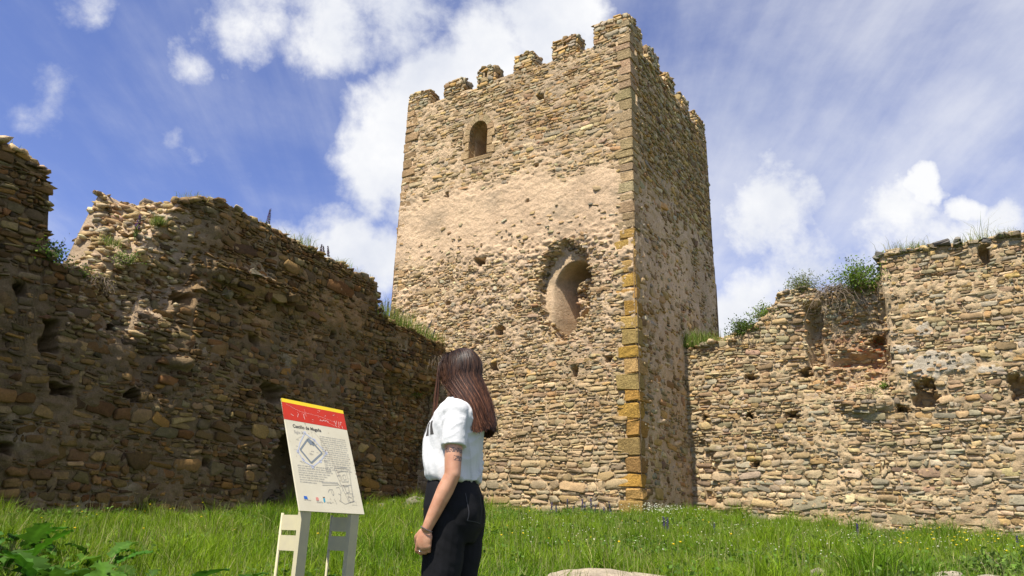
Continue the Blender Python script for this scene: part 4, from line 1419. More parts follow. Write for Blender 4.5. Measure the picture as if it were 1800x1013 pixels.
class Vol:
    """overlapping tapered limbs and ellipsoids, fused into one skin by a voxel remesh"""
    def __init__(self):
        self.bm = bmesh.new()

    def ell(self, c, r, rot=None, seg=20):
        mt = Matrix.Translation(c) @ (rot.to_4x4() if rot else Matrix()) @ Matrix.Diagonal((*r, 1))
        bmesh.ops.create_uvsphere(self.bm, u_segments=seg, v_segments=seg * 2 // 3, radius=1, matrix=mt)

    def limb(self, pts, rads, n=18, caps=True):
        # tapered run of rings, closed by round ends
        P = [Vector(p) for p in pts]
        for i in range(len(P) - 1):
            a, b, ra, rb = P[i], P[i + 1], rads[i], rads[i + 1]
            d = (b - a); L = d.length; d.normalize()
            u = d.orthogonal().normalized(); w = d.cross(u)
            rings = []
            for t, r in [(L * k / 6, ra + (rb - ra) * k / 6) for k in range(7)] if not caps else [(-ra * .92, ra * .38), (-ra * .7, ra * .7), (-ra * .35, ra * .93)] + [(L * k / 6, ra + (rb - ra) * k / 6) for k in range(7)] + [(L + rb * .35, rb * .93), (L + rb * .7, rb * .7), (L + rb * .92, rb * .38)]:
                rings.append([self.bm.verts.new(a + d * t + (u * math.cos(2 * math.pi * k / n) + w * math.sin(2 * math.pi * k / n)) * r) for k in range(n)])
            for r0, r1 in zip(rings[:-1], rings[1:]):
                for k in range(n):
                    self.bm.faces.new((r0[k], r0[(k + 1) % n], r1[(k + 1) % n], r1[k]))
            self.bm.faces.new(rings[0][::-1]); self.bm.faces.new(rings[-1])

    def rings(self, data, n=48):
        """data: (z, cx, cy, a fwd, b side, power)"""
        rr = []
        for (z, cx, cy, a, b, pw) in data:
            row = []
            for k in range(n):
                t = 2 * math.pi * k / n
                c, s = math.cos(t), math.sin(t)
                row.append(self.bm.verts.new((cx + a * math.copysign(abs(c) ** (2 / pw), c), cy + b * math.copysign(abs(s) ** (2 / pw), s), z)))
            rr.append(row)
        for r0, r1 in zip(rr[:-1], rr[1:]):
            for k in range(n):
                self.bm.faces.new((r0[k], r0[(k + 1) % n], r1[(k + 1) % n], r1[k]))
        self.bm.faces.new(rr[0][::-1]); self.bm.faces.new(rr[-1])

    def fuse(self, name, voxel, smooth=2):
        bmesh.ops.recalc_face_normals(self.bm, faces=self.bm.faces[:])
        me = bpy.data.meshes.new(name + '_tmp'); self.bm.to_mesh(me); self.bm.free()
        o = bpy.data.objects.new(name + '_tmp', me); COL.objects.link(o)
        m = o.modifiers.new('r', 'REMESH'); m.mode = 'VOXEL'; m.voxel_size = voxel; m.use_smooth_shade = True
        if smooth:
            s = o.modifiers.new('s', 'SMOOTH'); s.iterations = smooth; s.factor = .5
        bpy.context.view_layer.update()
        out = bpy.data.meshes.new_from_object(o.evaluated_get(bpy.context.evaluated_depsgraph_get()))
        bpy.data.objects.remove(o); bpy.data.meshes.remove(me)
        out.name = name
        out.polygons.foreach_set("use_smooth", np.ones(len(out.polygons), bool))
        return out


def displace(me, fn):
    n = len(me.vertices)
    co = np.empty(n * 3, np.float32); me.vertices.foreach_get("co", co); co = co.reshape(-1, 3)
    no = np.empty(n * 3, np.float32); me.vertices.foreach_get("normal", no); no = no.reshape(-1, 3)
    co = co + no * fn(co)[:, None]
    me.vertices.foreach_set("co", co.astype(np.float32).ravel()); me.update()


# --- skin
HC = Vector((-0.010, 0.0, 1.535))     # middle of the head
HROT = Matrix.Rotation(R(-14), 3, 'Z') @ Matrix.Rotation(R(12), 3, 'Y')


def hp(x, y, z):
    return HC + HROT @ Vector((x, y, z))


bd = Vol()
bd.ell(HC, (.094, .075, .112), HROT)
bd.ell(hp(.035, 0, -.055), (.058, .056, .062), HROT)          # jaw
bd.ell(hp(.075, 0, -.095), (.022, .022, .018), HROT)          # chin
bd.limb([hp(.092, 0, .012), hp(.112, 0, -.022)], [.007, .0125])  # nose
bd.ell(hp(.094, 0, -.052), (.012, .024, .006), HROT)
bd.ell(hp(.092, 0, -.063), (.012, .021, .007), HROT)          # lips
bd.ell(hp(.086, 0, .022), (.014, .052, .010), HROT)           # brow
for sg in (-1, 1):
    bd.ell(hp(-.005, sg * .074, -.012), (.018, .008, .030), HROT)
    bd.ell(hp(.068, sg * .04, -.035), (.022, .022, .022), HROT)
bd.limb([(-.025, 0, 1.36), (-.018, 0, 1.46)], [.055, .048])
bd.rings([(0.80, 0, 0, .10, .155, 2.2), (.90, -.005, 0, .105, .16, 2.2), (1.02, .005, 0, .085, .125, 2.2), (1.15, .005, 0, .09, .135, 2.2), (1.25, .005, 0, .10, .15, 2.2), (1.33, -.005, 0, .08, .15, 2.2), (1.375, -.015, 0, .055, .09, 2.2)])
for sg in (-1, 1):
    bd.limb([(-.01, sg * .09, .88), (0.0, sg * .085, .48), (-.01, sg * .085, .09)], [.082, .052, .037])
    bd.limb([(-.03, sg * .085, .06), (.13, sg * .095, .035)], [.036, .03])
SHL, ELB, WRI = Vector((-.035, .150, 1.305)), Vector((-.052, .195, 1.005)), Vector((.052, .212, .762))
bd.limb([SHL, SHL.lerp(ELB, .5), ELB], [.041, .045, .0385])
bd.limb([ELB, ELB.lerp(WRI, .3), ELB.lerp(WRI, .75), WRI], [.0375, .040, .031, .0245])
RSH, RELB, RWRI = Vector((-.035, -.150, 1.305)), Vector((-.03, -.205, 1.04)), Vector((.10, -.17, .83))
bd.limb([RSH, RSH.lerp(RELB, .5), RELB], [.041, .045, .0385])
bd.limb([RELB, RELB.lerp(RWRI, .3), RWRI], [.0375, .039, .0245])


def hand(wr, dirv, side, curl, finger_scale=1.0):
    """palm and five fingers; side=+1: palm faces -Y"""
    d = Vector(dirv).normalized()
    ax = Vector((1, 0, 0)); ax = (ax - d * ax.dot(d)).normalized()     # row of knuckles
    inn = Vector((0, -side, 0)); inn = (inn - d * inn.dot(d) - ax * inn.dot(ax)).normalized()
    rot = Matrix((ax, inn, d)).transposed()
    bd.ell(wr + d * .05, (.037, .0165, .052), rot)
    bd.ell(wr + d * .075 - ax * .004, (.036, .0135, .022), rot)
    tips = []
    for k, (off, ln) in enumerate(((.029, .072), (.010, .080), (-.010, .075), (-.028, .059))):
        p = wr + d * (.084 - .004 * abs(k - 1)) + ax * off
        pts, rads = [p - d * .02], [.0098]
        ang = 0
        for seg, (fr, cu) in enumerate(((.46, curl[0]), (.30, curl[1]), (.24, curl[2]))):
            ang += R(cu + k * 3)
            p = p + (d * math.cos(ang) + inn * math.sin(ang) + ax * off * .25) * ln * fr
            pts.append(p.copy()); rads.append((.0092, .0083, .0068)[seg])
        bd.limb(pts, rads, 10)
        tips.append(pts)
    t0 = wr + d * .022 + ax * .024 + inn * .006
    t1 = wr + d * .052 + ax * .046 + inn * .018
    t2 = wr + d * .080 + ax * .044 + inn * .030
    t3 = wr + d * .101 + ax * .034 + inn * .036
    bd.limb([t0, t1, t2, t3], [.0145, .0118, .0095, .0075], 10)
    return tips


tips = hand(WRI, (.20, -.06, -.97), 1, (22, 48, 40))
hand(RWRI, (.35, .1, -.93), -1, (20, 40, 35))
me = bd.fuse('body', .0042, 3)
m, n, l, b = mat_new("skin")
tcn = n.new('ShaderNodeTexCoord')
nz = n.new('ShaderNodeTexNoise'); nz.inputs['Scale'].default_value = 24; nz.inputs['Detail'].default_value = 8
l.new(tcn.outputs['Object'], nz.inputs['Vector'])
rp = n.new('ShaderNodeValToRGB')
rp.color_ramp.elements[0].position = .3; rp.color_ramp.elements[0].color = (.40, .18, .10, 1)
rp.color_ramp.elements[1].position = .7; rp.color_ramp.elements[1].color = (.53, .28, .17, 1)
l.new(nz.outputs[0], rp.inputs[0])
# inked band and patch on the upper arm, set out along the arm bone
AX = (ELB - SHL).normalized()
cur = rp.outputs[0]


def nmath(op, a, bb=None):
    q = n.new('ShaderNodeMath'); q.operation = op
    for i_, v in enumerate((a, bb)):
        if v is None: continue
        if isinstance(v, (int, float)): q.inputs[i_].default_value = v
        else: l.new(v, q.inputs[i_])
    return q.outputs[0]


dt = n.new('ShaderNodeVectorMath'); dt.operation = 'DOT_PRODUCT'
l.new(tcn.outputs['Object'], dt.inputs[0]); dt.inputs[1].default_value = AX
along = nmath('SUBTRACT', dt.outputs['Value'], AX.dot(SHL))
sepo = n.new('ShaderNodeSeparateXYZ'); l.new(tcn.outputs['Object'], sepo.inputs[0])
n2 = n.new('ShaderNodeTexNoise'); n2.inputs['Scale'].default_value = 130; n2.inputs['Detail'].default_value = 2
l.new(tcn.outputs['Object'], n2.inputs['Vector'])
arm = nmath('GREATER_THAN', sepo.outputs[1], .145)
band = nmath('MULTIPLY', nmath('LESS_THAN', nmath('ABSOLUTE', nmath('SUBTRACT', along, .196)), .011), arm)
pat = nmath('MULTIPLY', nmath('LESS_THAN', nmath('ABSOLUTE', nmath('SUBTRACT', along, .234)), .012), nmath('MULTIPLY', arm, nmath('LESS_THAN', sepo.outputs[0], -.062)))
ink = nmath('MULTIPLY', nmath('MAXIMUM', band, pat), nmath('GREATER_THAN', n2.outputs[0], .43))
mx = n.new('ShaderNodeMix'); mx.data_type = 'RGBA'
l.new(nmath('MULTIPLY', ink, .82), mx.inputs['Factor']); l.new(cur, mx.inputs['A']); mx.inputs['B'].default_value = (.035, .035, .04, 1)
l.new(mx.outputs['Result'], b.inputs['Base Color'])
b.inputs['Roughness'].default_value = .48
b.inputs['Subsurface Weight'].default_value = .08
b.inputs['Subsurface Radius'].default_value = (.01, .004, .002)
bpn = n.new('ShaderNodeBump'); bpn.inputs['Strength'].default_value = .12; bpn.inputs['Distance'].default_value = .002
n3 = n.new('ShaderNodeTexNoise'); n3.inputs['Scale'].default_value = 220
l.new(tcn.outputs['Object'], n3.inputs['Vector']); l.new(n3.outputs[0], bpn.inputs['Height']); l.new(bpn.outputs[0], b.inputs['Normal'])
M_SKIN = m
body = obj('body', me, M_SKIN, person)
M_EYE = plain("eye", (.7, .68, .65), .2)
for sg in (-1, 1):
    ev = Vol(); ev.ell(hp(.079, sg * .031, 0), (.0115, .0115, .0115), None, 12)
    mm = bpy.data.meshes.new('eye'); ev.bm.to_mesh(mm); ev.bm.free()
    obj('eye', mm, M_EYE, body)

# --- trousers
tv = Vol()
tv.rings([(.86, -.010, 0, .142, .178, 2.3), (.92, -.008, 0, .137, .170, 2.3), (.98, .002, 0, .122, .150, 2.3), (1.03, .006, 0, .112, .138, 2.3), (1.06, .008, 0, .108, .134, 2.3)])
tv.rings([(.70, -.004, .002, .112, .150, 2.2), (.78, -.012, 0, .138, .174, 2.3), (.87, -.012, 0, .143, .178, 2.3)])
for sg in (-1, 1):
    ft = .02 * sg
    tv.limb([(-.022 + ft, sg * .088, .80), (-.012 + ft, sg * .088, .62), (.0 + ft, sg * .086, .44), (.0 + ft, sg * .086, .10)], [.102, .096, .082, .074])
    tv.ell((-.062, sg * .075, .83), (.088, .082, .095))
me = tv.fuse('trousers', .0065, 4)


def folds_p(co):
    x, y, z = co[:, 0], co[:, 1], co[:, 2]
    t = np.arctan2(y, x)
    f = .006 * fbm(z * 9 + x * 14, t * 1.6 + y * 6, 201, 3) + .0055 * fbm(z * 26 - x * 18, y * 10 + x * 8, 203, 2) * sm(.9, .75, z)
    return f + .006 * np.abs(fbm(z * 10 + x * 22 * np.sign(y), y * 4, 207, 2)) * sm(.95, .8, z) - .003 * sm(.012, .0, np.abs(z - .985))


displace(me, folds_p)
M_JEAN = plain("black denim", (.006, .006, .007), .8, bump=(420, .35, .0015), var=(9, (.010, .010, .012)), spec=.15)
tro = obj('trousers', me, M_JEAN, person)
from mathutils.bvhtree import BVHTree


def bvh_of(me_):
    return BVHTree.FromPolygons([v.co for v in me_.vertices], [p.vertices for p in me_.polygons])


BT = bvh_of(me)


def decal(bvh, pts2, proj_from, dirv, lift, name, mat, parent, nsub=8):
    """a patch draped on a surface: pts2 = quad corners (Vectors), projected along dirv"""
    V, F = [], []
    for i_ in range(nsub + 1):
        for j_ in range(nsub + 1):
            u, v = i_ / nsub, j_ / nsub
            p = (Vector(pts2[0]) * (1 - u) + Vector(pts2[1]) * u) * (1 - v) + (Vector(pts2[3]) * (1 - u) + Vector(pts2[2]) * u) * v
            hit, nrm, _, _ = bvh.ray_cast(p - Vector(dirv) * .4, Vector(dirv))
            if hit is None:
                hit, nrm = p, -Vector(dirv)
            V.append(hit - Vector(dirv) * lift)
    for i_ in range(nsub):
        for j_ in range(nsub):
            a_ = i_ * (nsub + 1) + j_
            F.append((a_, a_ + 1, a_ + nsub + 2, a_ + nsub + 1))
    mm = bpy.data.meshes.new(name); mm.from_pydata([tuple(v) for v in V], [], F)
    mm.polygons.foreach_set("use_smooth", np.ones(len(F), bool)); mm.update()
    return obj(name, mm, mat, parent)


M_SEAM = plain("faded seam", (.035, .035, .04), .8)
for sg in (1, -1):
    y0, y1 = sg * .03, sg * .135
    pk = decal(BT, [(-.14, y0, .79), (-.12, y1, .80), (-.12, y1, .925), (-.14, y0, .925)], None, (1, 0, 0), .0022, 'back_pocket', M_JEAN, tro)
    for (a_, b_) in (((-.14, y0, .79), (-.12, y1, .80)), ((-.12, y1, .80), (-.12, y1, .925)), ((-.14, y0, .925), (-.14, y0, .79))):
        a_, b_ = Vector(a_), Vector(b_)
        nn = (b_ - a_).cross(Vector((1, 0, 0))).normalized() * .0018
        decal(BT, [a_ - nn, b_ - nn, b_ + nn, a_ + nn], None, (1, 0, 0), .0032, 'pocket_seam', M_SEAM, tro, 6)

# --- t-shirt
sv = Vol()
sv.rings([(.986, -.002, 0, .116, .144, 2.2), (.990, -.002, 0, .128, .154, 2.2), (1.01, .006, 0, .138, .160, 2.2), (1.05, .010, 0, .142, .162, 2.2), (1.12, .012, 0, .143, .162, 2.2), (1.19, .010, 0, .145, .166, 2.2),
          (1.25, .0, 0, .143, .172, 2.4), (1.31, -.012, 0, .122, .176, 2.5), (1.35, -.02, 0, .098, .160, 2.4), (1.38, -.02, 0, .078, .105, 2.2), (1.40, -.02, 0, .066, .072, 2.2)])
for sg in (-1, 1):
    e_ = ELB if sg > 0 else RELB
    s_ = SHL if sg > 0 else RSH
    sv.limb([s_ + Vector((.0, -sg * .015, .0)), s_.lerp(e_, .25)], [.060, .060])
    sv.limb([s_.lerp(e_, .1), s_.lerp(e_, .56)], [.060, .0635], 24, False)
    sv.ell(s_ + Vector((.004, -sg * .014, .010)), (.068, .062, .058))
me = sv.fuse('t_shirt', .0055, 4)


def folds_s(co):
    x, y, z = co[:, 0], co[:, 1], co[:, 2]
    t = np.arctan2(y, x + .01)
    body_ = sm(.20, .16, np.abs(y))
    rid = lambda q: (1 - np.abs(2 * q)) ** 3
    arm_ = sm(.15, .185, np.abs(y))
    f = .013 * fbm(t * 4 + z * 4, z * 2.2, 301, 3) * sm(1.28, 1.02, z) * (1 - arm_)
    f = f + .016 * (rid(fbm(t * 3.2 + z * 5.5, z * 3.0 + 3, 303, 2)) - .35) * sm(1.32, 1.08, z) * (1 - arm_)
    f = f + .012 * (rid(fbm(z * 9 + y * 7 - x * 9, x * 6 + y * 3, 305, 2)) - .35) * (1 - arm_)
    f = f + .005 * (rid(fbm(z * 12 + x * 10, x * 9, 309, 2)) - .35) * arm_
    return f - .002


displace(me, folds_s)
M_TEE = plain("white cotton", (.56, .56, .555), .9, bump=(26, .35, .012), spec=.1)
tee = obj('t_shirt', me, M_TEE, person)
BS = bvh_of(me)
for k in range(5):
    y = .152 - k * .022
    z0 = 1.245 - k * .004
    decal(BS, [(.17, y, z0 - .045), (.17, y - .012, z0 - .047), (.17, y - .018, z0 + .022), (.17, y - .006, z0 + .024)], None, (-1, 0, 0), .0018, 'printed_letter', M_INK, tee, 5)
# rib at the neck
mb = MB(); mb.tube([(-.02 + .066 * math.cos(t * math.pi / 12), .074 * math.sin(t * math.pi / 12), 1.398 - .014 * math.cos(t * math.pi / 12)) for t in range(25)], .007, 8, False)
mb.build('neck_rib', M_TEE, tee, True)

# --- hair
EH = (.108, .091, .124)


def hair_path(phi, nt=22, dr=0.0):
    """one lock from the parting over the skull and down the back; phi 0 = face, +-180 = nape"""
    ap = abs(phi); sg = 1 if phi >= 0 else -1
    back = sm(40, 180, ap)
    px = .055 - .10 * back
    root = hp(px, sg * .003, EH[2] * math.sqrt(max(0, 1 - (px / EH[0]) ** 2)) + .002 + dr)
    c_, s_ = math.cos(R(ap)), math.sin(R(ap)) * sg
    pts = [root]
    for el, kx in ((52, .98), (24, 1.0), (0, 1.0)):
        ce, se = math.cos(R(el)), math.sin(R(el))
        q = hp((EH[0] + dr) * c_ * ce * kx + px * .35 * se, (EH[1] + dr) * s_ * ce, (EH[2] + dr) * se)
        pts.append(q)
    f = sm(35, 150, ap)
    end = Vector((-.092 - .108 * f - dr * .8, sg * (.105 * (1 - sm(95, 180, ap)) + .006), 1.262 - .03 * math.sin(math.pi * float(f)) - .006 * f + dr * 1.5))
    q3 = pts[-1]
    drop = Vector((q3.x, q3.y * 1.02, q3.z - .055))
    midp = drop.lerp(end, .48) + Vector((-.022 * (1 - f) - .012, sg * .012, .0))
    pts += [drop.lerp(q3, .1) + Vector((-.02 * (1 - f), 0, 0)), midp, end]
    # Catmull-Rom
    out = []
    P = [pts[0] * 2 - pts[1]] + pts + [pts[-1] * 2 - pts[-2]]
    segs = len(pts) - 1
    for k in range(nt):
        t = k / (nt - 1) * segs
        i_ = min(int(t), segs - 1); f_ = t - i_
        p0, p1, p2, p3 = P[i_], P[i_ + 1], P[i_ + 2], P[i_ + 3]
        out.append(.5 * ((2 * p1) + (p2 - p0) * f_ + (2 * p0 - 5 * p1 + 4 * p2 - p3) * f_ ** 2 + (3 * p1 - p0 - 3 * p2 + p3) * f_ ** 3))
    return out


def hair_mesh():
    V, Q, K, rng = [], [], [], np.random.default_rng(77)
    # underlying mass
    for dr, n_ in ((-.010, 90), (-.003, 90)):
        phis = np.linspace(-312 / 2, 312 / 2, n_)
        phis = np.concatenate([np.linspace(38, 180, n_ // 2), np.linspace(-180, -38, n_ // 2)])
        b0 = len(V); nt = 26
        for i_, ph in enumerate(phis):
            for p in hair_path(float(ph), nt, dr + .002 * math.sin(i_ * 1.7)):
                V.append(tuple(p))
        for i_ in range(len(phis) - 1):
            for k in range(nt - 1):
                a_ = b0 + i_ * nt + k
                Q.append((a_, a_ + 1, a_ + nt + 1, a_ + nt))
    K += [.75] * len(V)
    # locks
    for _ in range(2200):
        ph = float(rng.uniform(36, 180)) * (1 if rng.random() < .72 else -1)
        dr = float(rng.uniform(-.008, .007))
        nt = 18
        path = hair_path(ph, nt, dr)
        w = float(rng.uniform(.0008, .0026))
        ph2 = float(rng.uniform(0, 6.28)); am = float(rng.uniform(.0008, .0065))
        cut = float(rng.uniform(.955, 1.03))
        K += [float(np.clip(rng.lognormal(0, .55), .35, 3.2))] * (nt * 3)
        b0 = len(V)
        for k, p in enumerate(path):
            tn = (path[min(k + 1, nt - 1)] - path[max(k - 1, 0)]).normalized()
            ra = (p - Vector((HC.x - .02, 0, p.z))).normalized()
            sd = tn.cross(ra).normalized()
            tt = k / (nt - 1)
            off = sd * am * math.sin(ph2 + tt * 5) * (0.3 + tt) + ra * am * math.cos(ph2 * 1.3 + tt * 4)
            ww = w * (1 - .75 * max(0, tt - .75) * 4 * .9)
            c0 = p + off + Vector((0, 0, (1 - cut) * .55 * tt * tt))
            V.append(tuple(c0 - sd * ww)); V.append(tuple(c0 + ra * ww * .5)); V.append(tuple(c0 + sd * ww))
        for k in range(nt - 1):
            a_ = b0 + k * 3
            Q.append((a_, a_ + 1, a_ + 4, a_ + 3)); Q.append((a_ + 1, a_ + 2, a_ + 5, a_ + 4))
    # flyaway hairs
    for _ in range(70):
        ph = float(rng.uniform(40, 180)) * (1 if rng.random() < .75 else -1)
        path = hair_path(ph, 18, float(rng.uniform(.008, .02)))
        k0 = int(rng.integers(0, 8)); k1 = int(rng.integers(12, 18))
        b0 = len(V); seg = path[k0:k1]; wob = Vector(rng.normal(0, .012, 3))
        for k, p in enumerate(seg):
            tt = k / (len(seg) - 1)
            c0 = p + wob * math.sin(tt * 3.0) + Vector(rng.normal(0, .0006, 3))
            V.append(tuple(c0 - Vector((.0004, 0, 0)))); V.append(tuple(c0 + Vector((0, .0004, 0)))); V.append(tuple(c0 + Vector((.0004, 0, 0))))
            K += [1.6] * 3
        for k in range(len(seg) - 1):
            a_ = b0 + k * 3
            Q.append((a_, a_ + 1, a_ + 4, a_ + 3)); Q.append((a_ + 1, a_ + 2, a_ + 5, a_ + 4))
    # the loose strands that hang in front of the face
    for k in range(26):
        x0 = .098 + rng.normal(0, .004); y0 = .062 + rng.normal(0, .008)
        a_ = hp(x0 - .02, y0, .06)
        pts = [hp(.06, .02, .11), a_, Vector((a_.x + .004, a_.y + .008, 1.50)), Vector((a_.x + .006 + rng.normal(0, .003), a_.y + .012, 1.40)), Vector((a_.x + .010 + rng.normal(0, .006), a_.y + .016, 1.24 + rng.uniform(-.02, .05)))]
        b0 = len(V); nt = 14
        for q in range(nt):
            t = q / (nt - 1) * 4; i_ = min(int(t), 3); f_ = t - i_; f_ = f_
            p = pts[i_].lerp(pts[i_ + 1], f_)
            w = .0014 * (1 - .5 * q / nt)
            V.append((p.x - w, p.y, p.z)); V.append((p.x, p.y + w, p.z)); V.append((p.x + w, p.y, p.z))
        for q in range(nt - 1):
            a2 = b0 + q * 3
            Q.append((a2, a2 + 1, a2 + 4, a2 + 3)); Q.append((a2 + 1, a2 + 2, a2 + 5, a2 + 4))
    K += [1.3] * (len(V) - len(K))
    return npmesh('hair', np.array(V), np.array(Q), None, np.repeat(np.array(K)[:, None], 3, 1), smooth=True)


m, n, l, b = mat_new("brown hair")
tcn = n.new('ShaderNodeTexCoord')
mp = n.new('ShaderNodeMapping'); mp.inputs['Scale'].default_value = (120, 120, 6)
l.new(tcn.outputs['Object'], mp.inputs[0])
nz = n.new('ShaderNodeTexNoise'); nz.inputs['Scale'].default_value = 1; nz.inputs['Detail'].default_value = 4
l.new(mp.outputs[0], nz.inputs['Vector'])
sx = n.new('ShaderNodeSeparateXYZ'); l.new(tcn.outputs['Object'], sx.inputs[0])
# the lengths are a lighter red-brown than the roots
gr = n.new('ShaderNodeMapRange'); l.new(sx.outputs[2], gr.inputs[0]); gr.inputs[1].default_value = 1.60; gr.inputs[2].default_value = 1.34
rp1 = n.new('ShaderNodeValToRGB')
rp1.color_ramp.elements[0].position = .3; rp1.color_ramp.elements[0].color = (.010, .006, .005, 1)
rp1.color_ramp.elements[1].position = .75; rp1.color_ramp.elements[1].color = (.055, .028, .015, 1)
rp2 = n.new('ShaderNodeValToRGB')
rp2.color_ramp.elements[0].position = .3; rp2.color_ramp.elements[0].color = (.030, .012, .006, 1)
rp2.color_ramp.elements[1].position = .75; rp2.color_ramp.elements[1].color = (.15, .060, .030, 1)
l.new(nz.outputs[0], rp1.inputs[0]); l.new(nz.outputs[0], rp2.inputs[0])
mx = n.new('ShaderNodeMix'); mx.data_type = 'RGBA'
l.new(gr.outputs[0], mx.inputs['Factor']); l.new(rp1.outputs[0], mx.inputs['A']); l.new(rp2.outputs[0], mx.inputs['B'])
hat = n.new('ShaderNodeAttribute'); hat.attribute_name = 'Col'
mh = n.new('ShaderNodeMix'); mh.data_type = 'RGBA'; mh.blend_type = 'MULTIPLY'; mh.inputs['Factor'].default_value = 1
l.new(mx.outputs['Result'], mh.inputs['A']); l.new(hat.outputs['Color'], mh.inputs['B'])
l.new(mh.outputs['Result'], b.inputs['Base Color'])
b.inputs['Roughness'].default_value = .45
b.inputs['Specular IOR Level'].default_value = .28
bpn = n.new('ShaderNodeBump'); bpn.inputs['Strength'].default_value = .5; bpn.inputs['Distance'].default_value = .003
l.new(nz.outputs[0], bpn.inputs['Height']); l.new(bpn.outputs[0], b.inputs['Normal'])
obj('hair', hair_mesh(), m, person)

# --- bracelet, ring, shoes
M_SILV = plain("silver", (.7, .7, .7), .25, metal=1.0)
M_BEAD = plain("dark beads", (.12, .1, .1), .35)
fa = (WRI - ELB).normalized()
u_ = fa.orthogonal().normalized(); w_ = fa.cross(u_)
bv = bmesh.new()
for k in range(26):
    t = 2 * math.pi * k / 26
    c = WRI + fa * .006 + (u_ * math.cos(t) + w_ * math.sin(t)) * .0275
    bmesh.ops.create_icosphere(bv, subdivisions=1, radius=.0036, matrix=Matrix.Translation(c))
mm = bpy.data.meshes.new('bracelet'); bv.to_mesh(mm); bv.free()
br = obj('bracelet', mm, M_BEAD, None)
br.location = person.location; br.rotation_euler = person.rotation_euler
tag(br, 'beaded bracelet around the wrist of the woman', 'bracelet')
p0, p1 = tips[2][1], tips[2][0]
p0, p1 = tips[1][0], tips[1][1]
c0 = p0.lerp(p1, .75); dd_ = (p1 - p0).normalized(); u_ = dd_.orthogonal().normalized(); w_ = dd_.cross(u_)
mb = MB(); mb.tube([tuple(c0 + (u_ * math.cos(2 * math.pi * t / 16) + w_ * math.sin(2 * math.pi * t / 16)) * .0098) for t in range(17)], .0017, 6, False)
rg = mb.build('finger_ring', M_SILV, None, True)
rg.location = person.location; rg.rotation_euler = person.rotation_euler
tag(rg, 'silver ring on the finger of the woman', 'ring')
shv = Vol()
for sg in (-1, 1):
    shv = Vol()
    shv.limb([(-.05, sg * .085, .045), (.05, sg * .09, .042), (.155, sg * .1, .032)], [.046, .044, .036])
    sm_ = shv.fuse('shoe', .008, 2)
    obj('shoe', sm_, M_TEE, person)

# ------------------------------------------------------------------ grass and flowers
GR = np.random.default_rng(21)


def in_court(x, y, pad=0.0):
    a = (np.stack([x, y], -1) - PL[:2]) @ DL[:2]          # behind the left wall when positive
    f = (np.stack([x, y], -1) - TC[:2])
    tower_in = ((f @ DL[:2]) > -.02) & ((f @ DR[:2]) > -.02)
    b = (np.stack([x, y], -1) - PW[:2]) @ DR[:2]
    right = ((np.stack([x, y], -1) - PW[:2]) @ DL[:2]) < 0.3
    return (a < .12) & ~tower_in & ~((b > .05) & right) & ~((f @ DR[:2] > .02) & (f @ DL[:2] > -.02))


def blades(n, x, y, z, h, w, bend, rng, col, lean=None):
    """tapered two-segment blades: (n*5) vertices"""
    a = rng.uniform(0, 2 * np.pi, n)
    sx, sy = np.cos(a) * w / 2, np.sin(a) * w / 2
    b = rng.uniform(0, 2 * np.pi, n)
    bx, by = np.cos(b) * bend * h, np.sin(b) * bend * h
    if lean is not None:
        bx, by = bx + lean[0] * h, by + lean[1] * h
    V = np.zeros((n, 5, 3))
    V[:, 0] = np.stack([x - sx, y - sy, z - .03], -1); V[:, 1] = np.stack([x + sx, y + sy, z - .03], -1)
    mx, my, mz = x + bx * .3, y + by * .3, z + h * .58
    V[:, 2] = np.stack([mx + sx * .75, my + sy * .75, mz], -1); V[:, 3] = np.stack([mx - sx * .75, my - sy * .75, mz], -1)
    V[:, 4] = np.stack([x + bx, y + by, z + h * (1 - .35 * np.minimum(1, bend))], -1)
    o = (np.arange(n) * 5)[:, None]
    Q = np.array([[0, 1, 2, 3]]) + o
    T = np.array([[3, 2, 4]]) + o
    return V.reshape(-1, 3), Q, T, np.repeat(col, 5, 0)


def grass_cols(n, x, y, rng):
    g1, g2, dry = np.array((.085, .175, .009)), np.array((.225, .325, .016)), np.array((.46, .42, .17))
    t = np.clip(.5 + 1.3 * fbm(x * .9, y * .9, 401, 3) + rng.normal(0, .25, n), 0, 1)[:, None]
    c = g1 * (1 - t) + g2 * t
    d = (rng.random(n) < (.05 + .12 * sm(.05, .3, fbm(x * .5, y * .5, 403, 3))))[:, None]
    c = np.where(d, dry * rng.uniform(.6, 1.1, (n, 1)), c)
    return c * rng.normal(1, .28, (n, 1)).clip(.4, 1.9)


def scatter(n, rng):
    # denser where it is nearer the path of sight
    X, Y = [], []
    tot = 0
    while tot < n:
        y = 5.2 + 16.5 * rng.random(n) ** 0.9
        x = rng.uniform(-.80, .80, n) * y + 0
        k = in_court(x, y)
        X.append(x[k]); Y.append(y[k]); tot += k.sum()
    return np.concatenate(X)[:n], np.concatenate(Y)[:n]


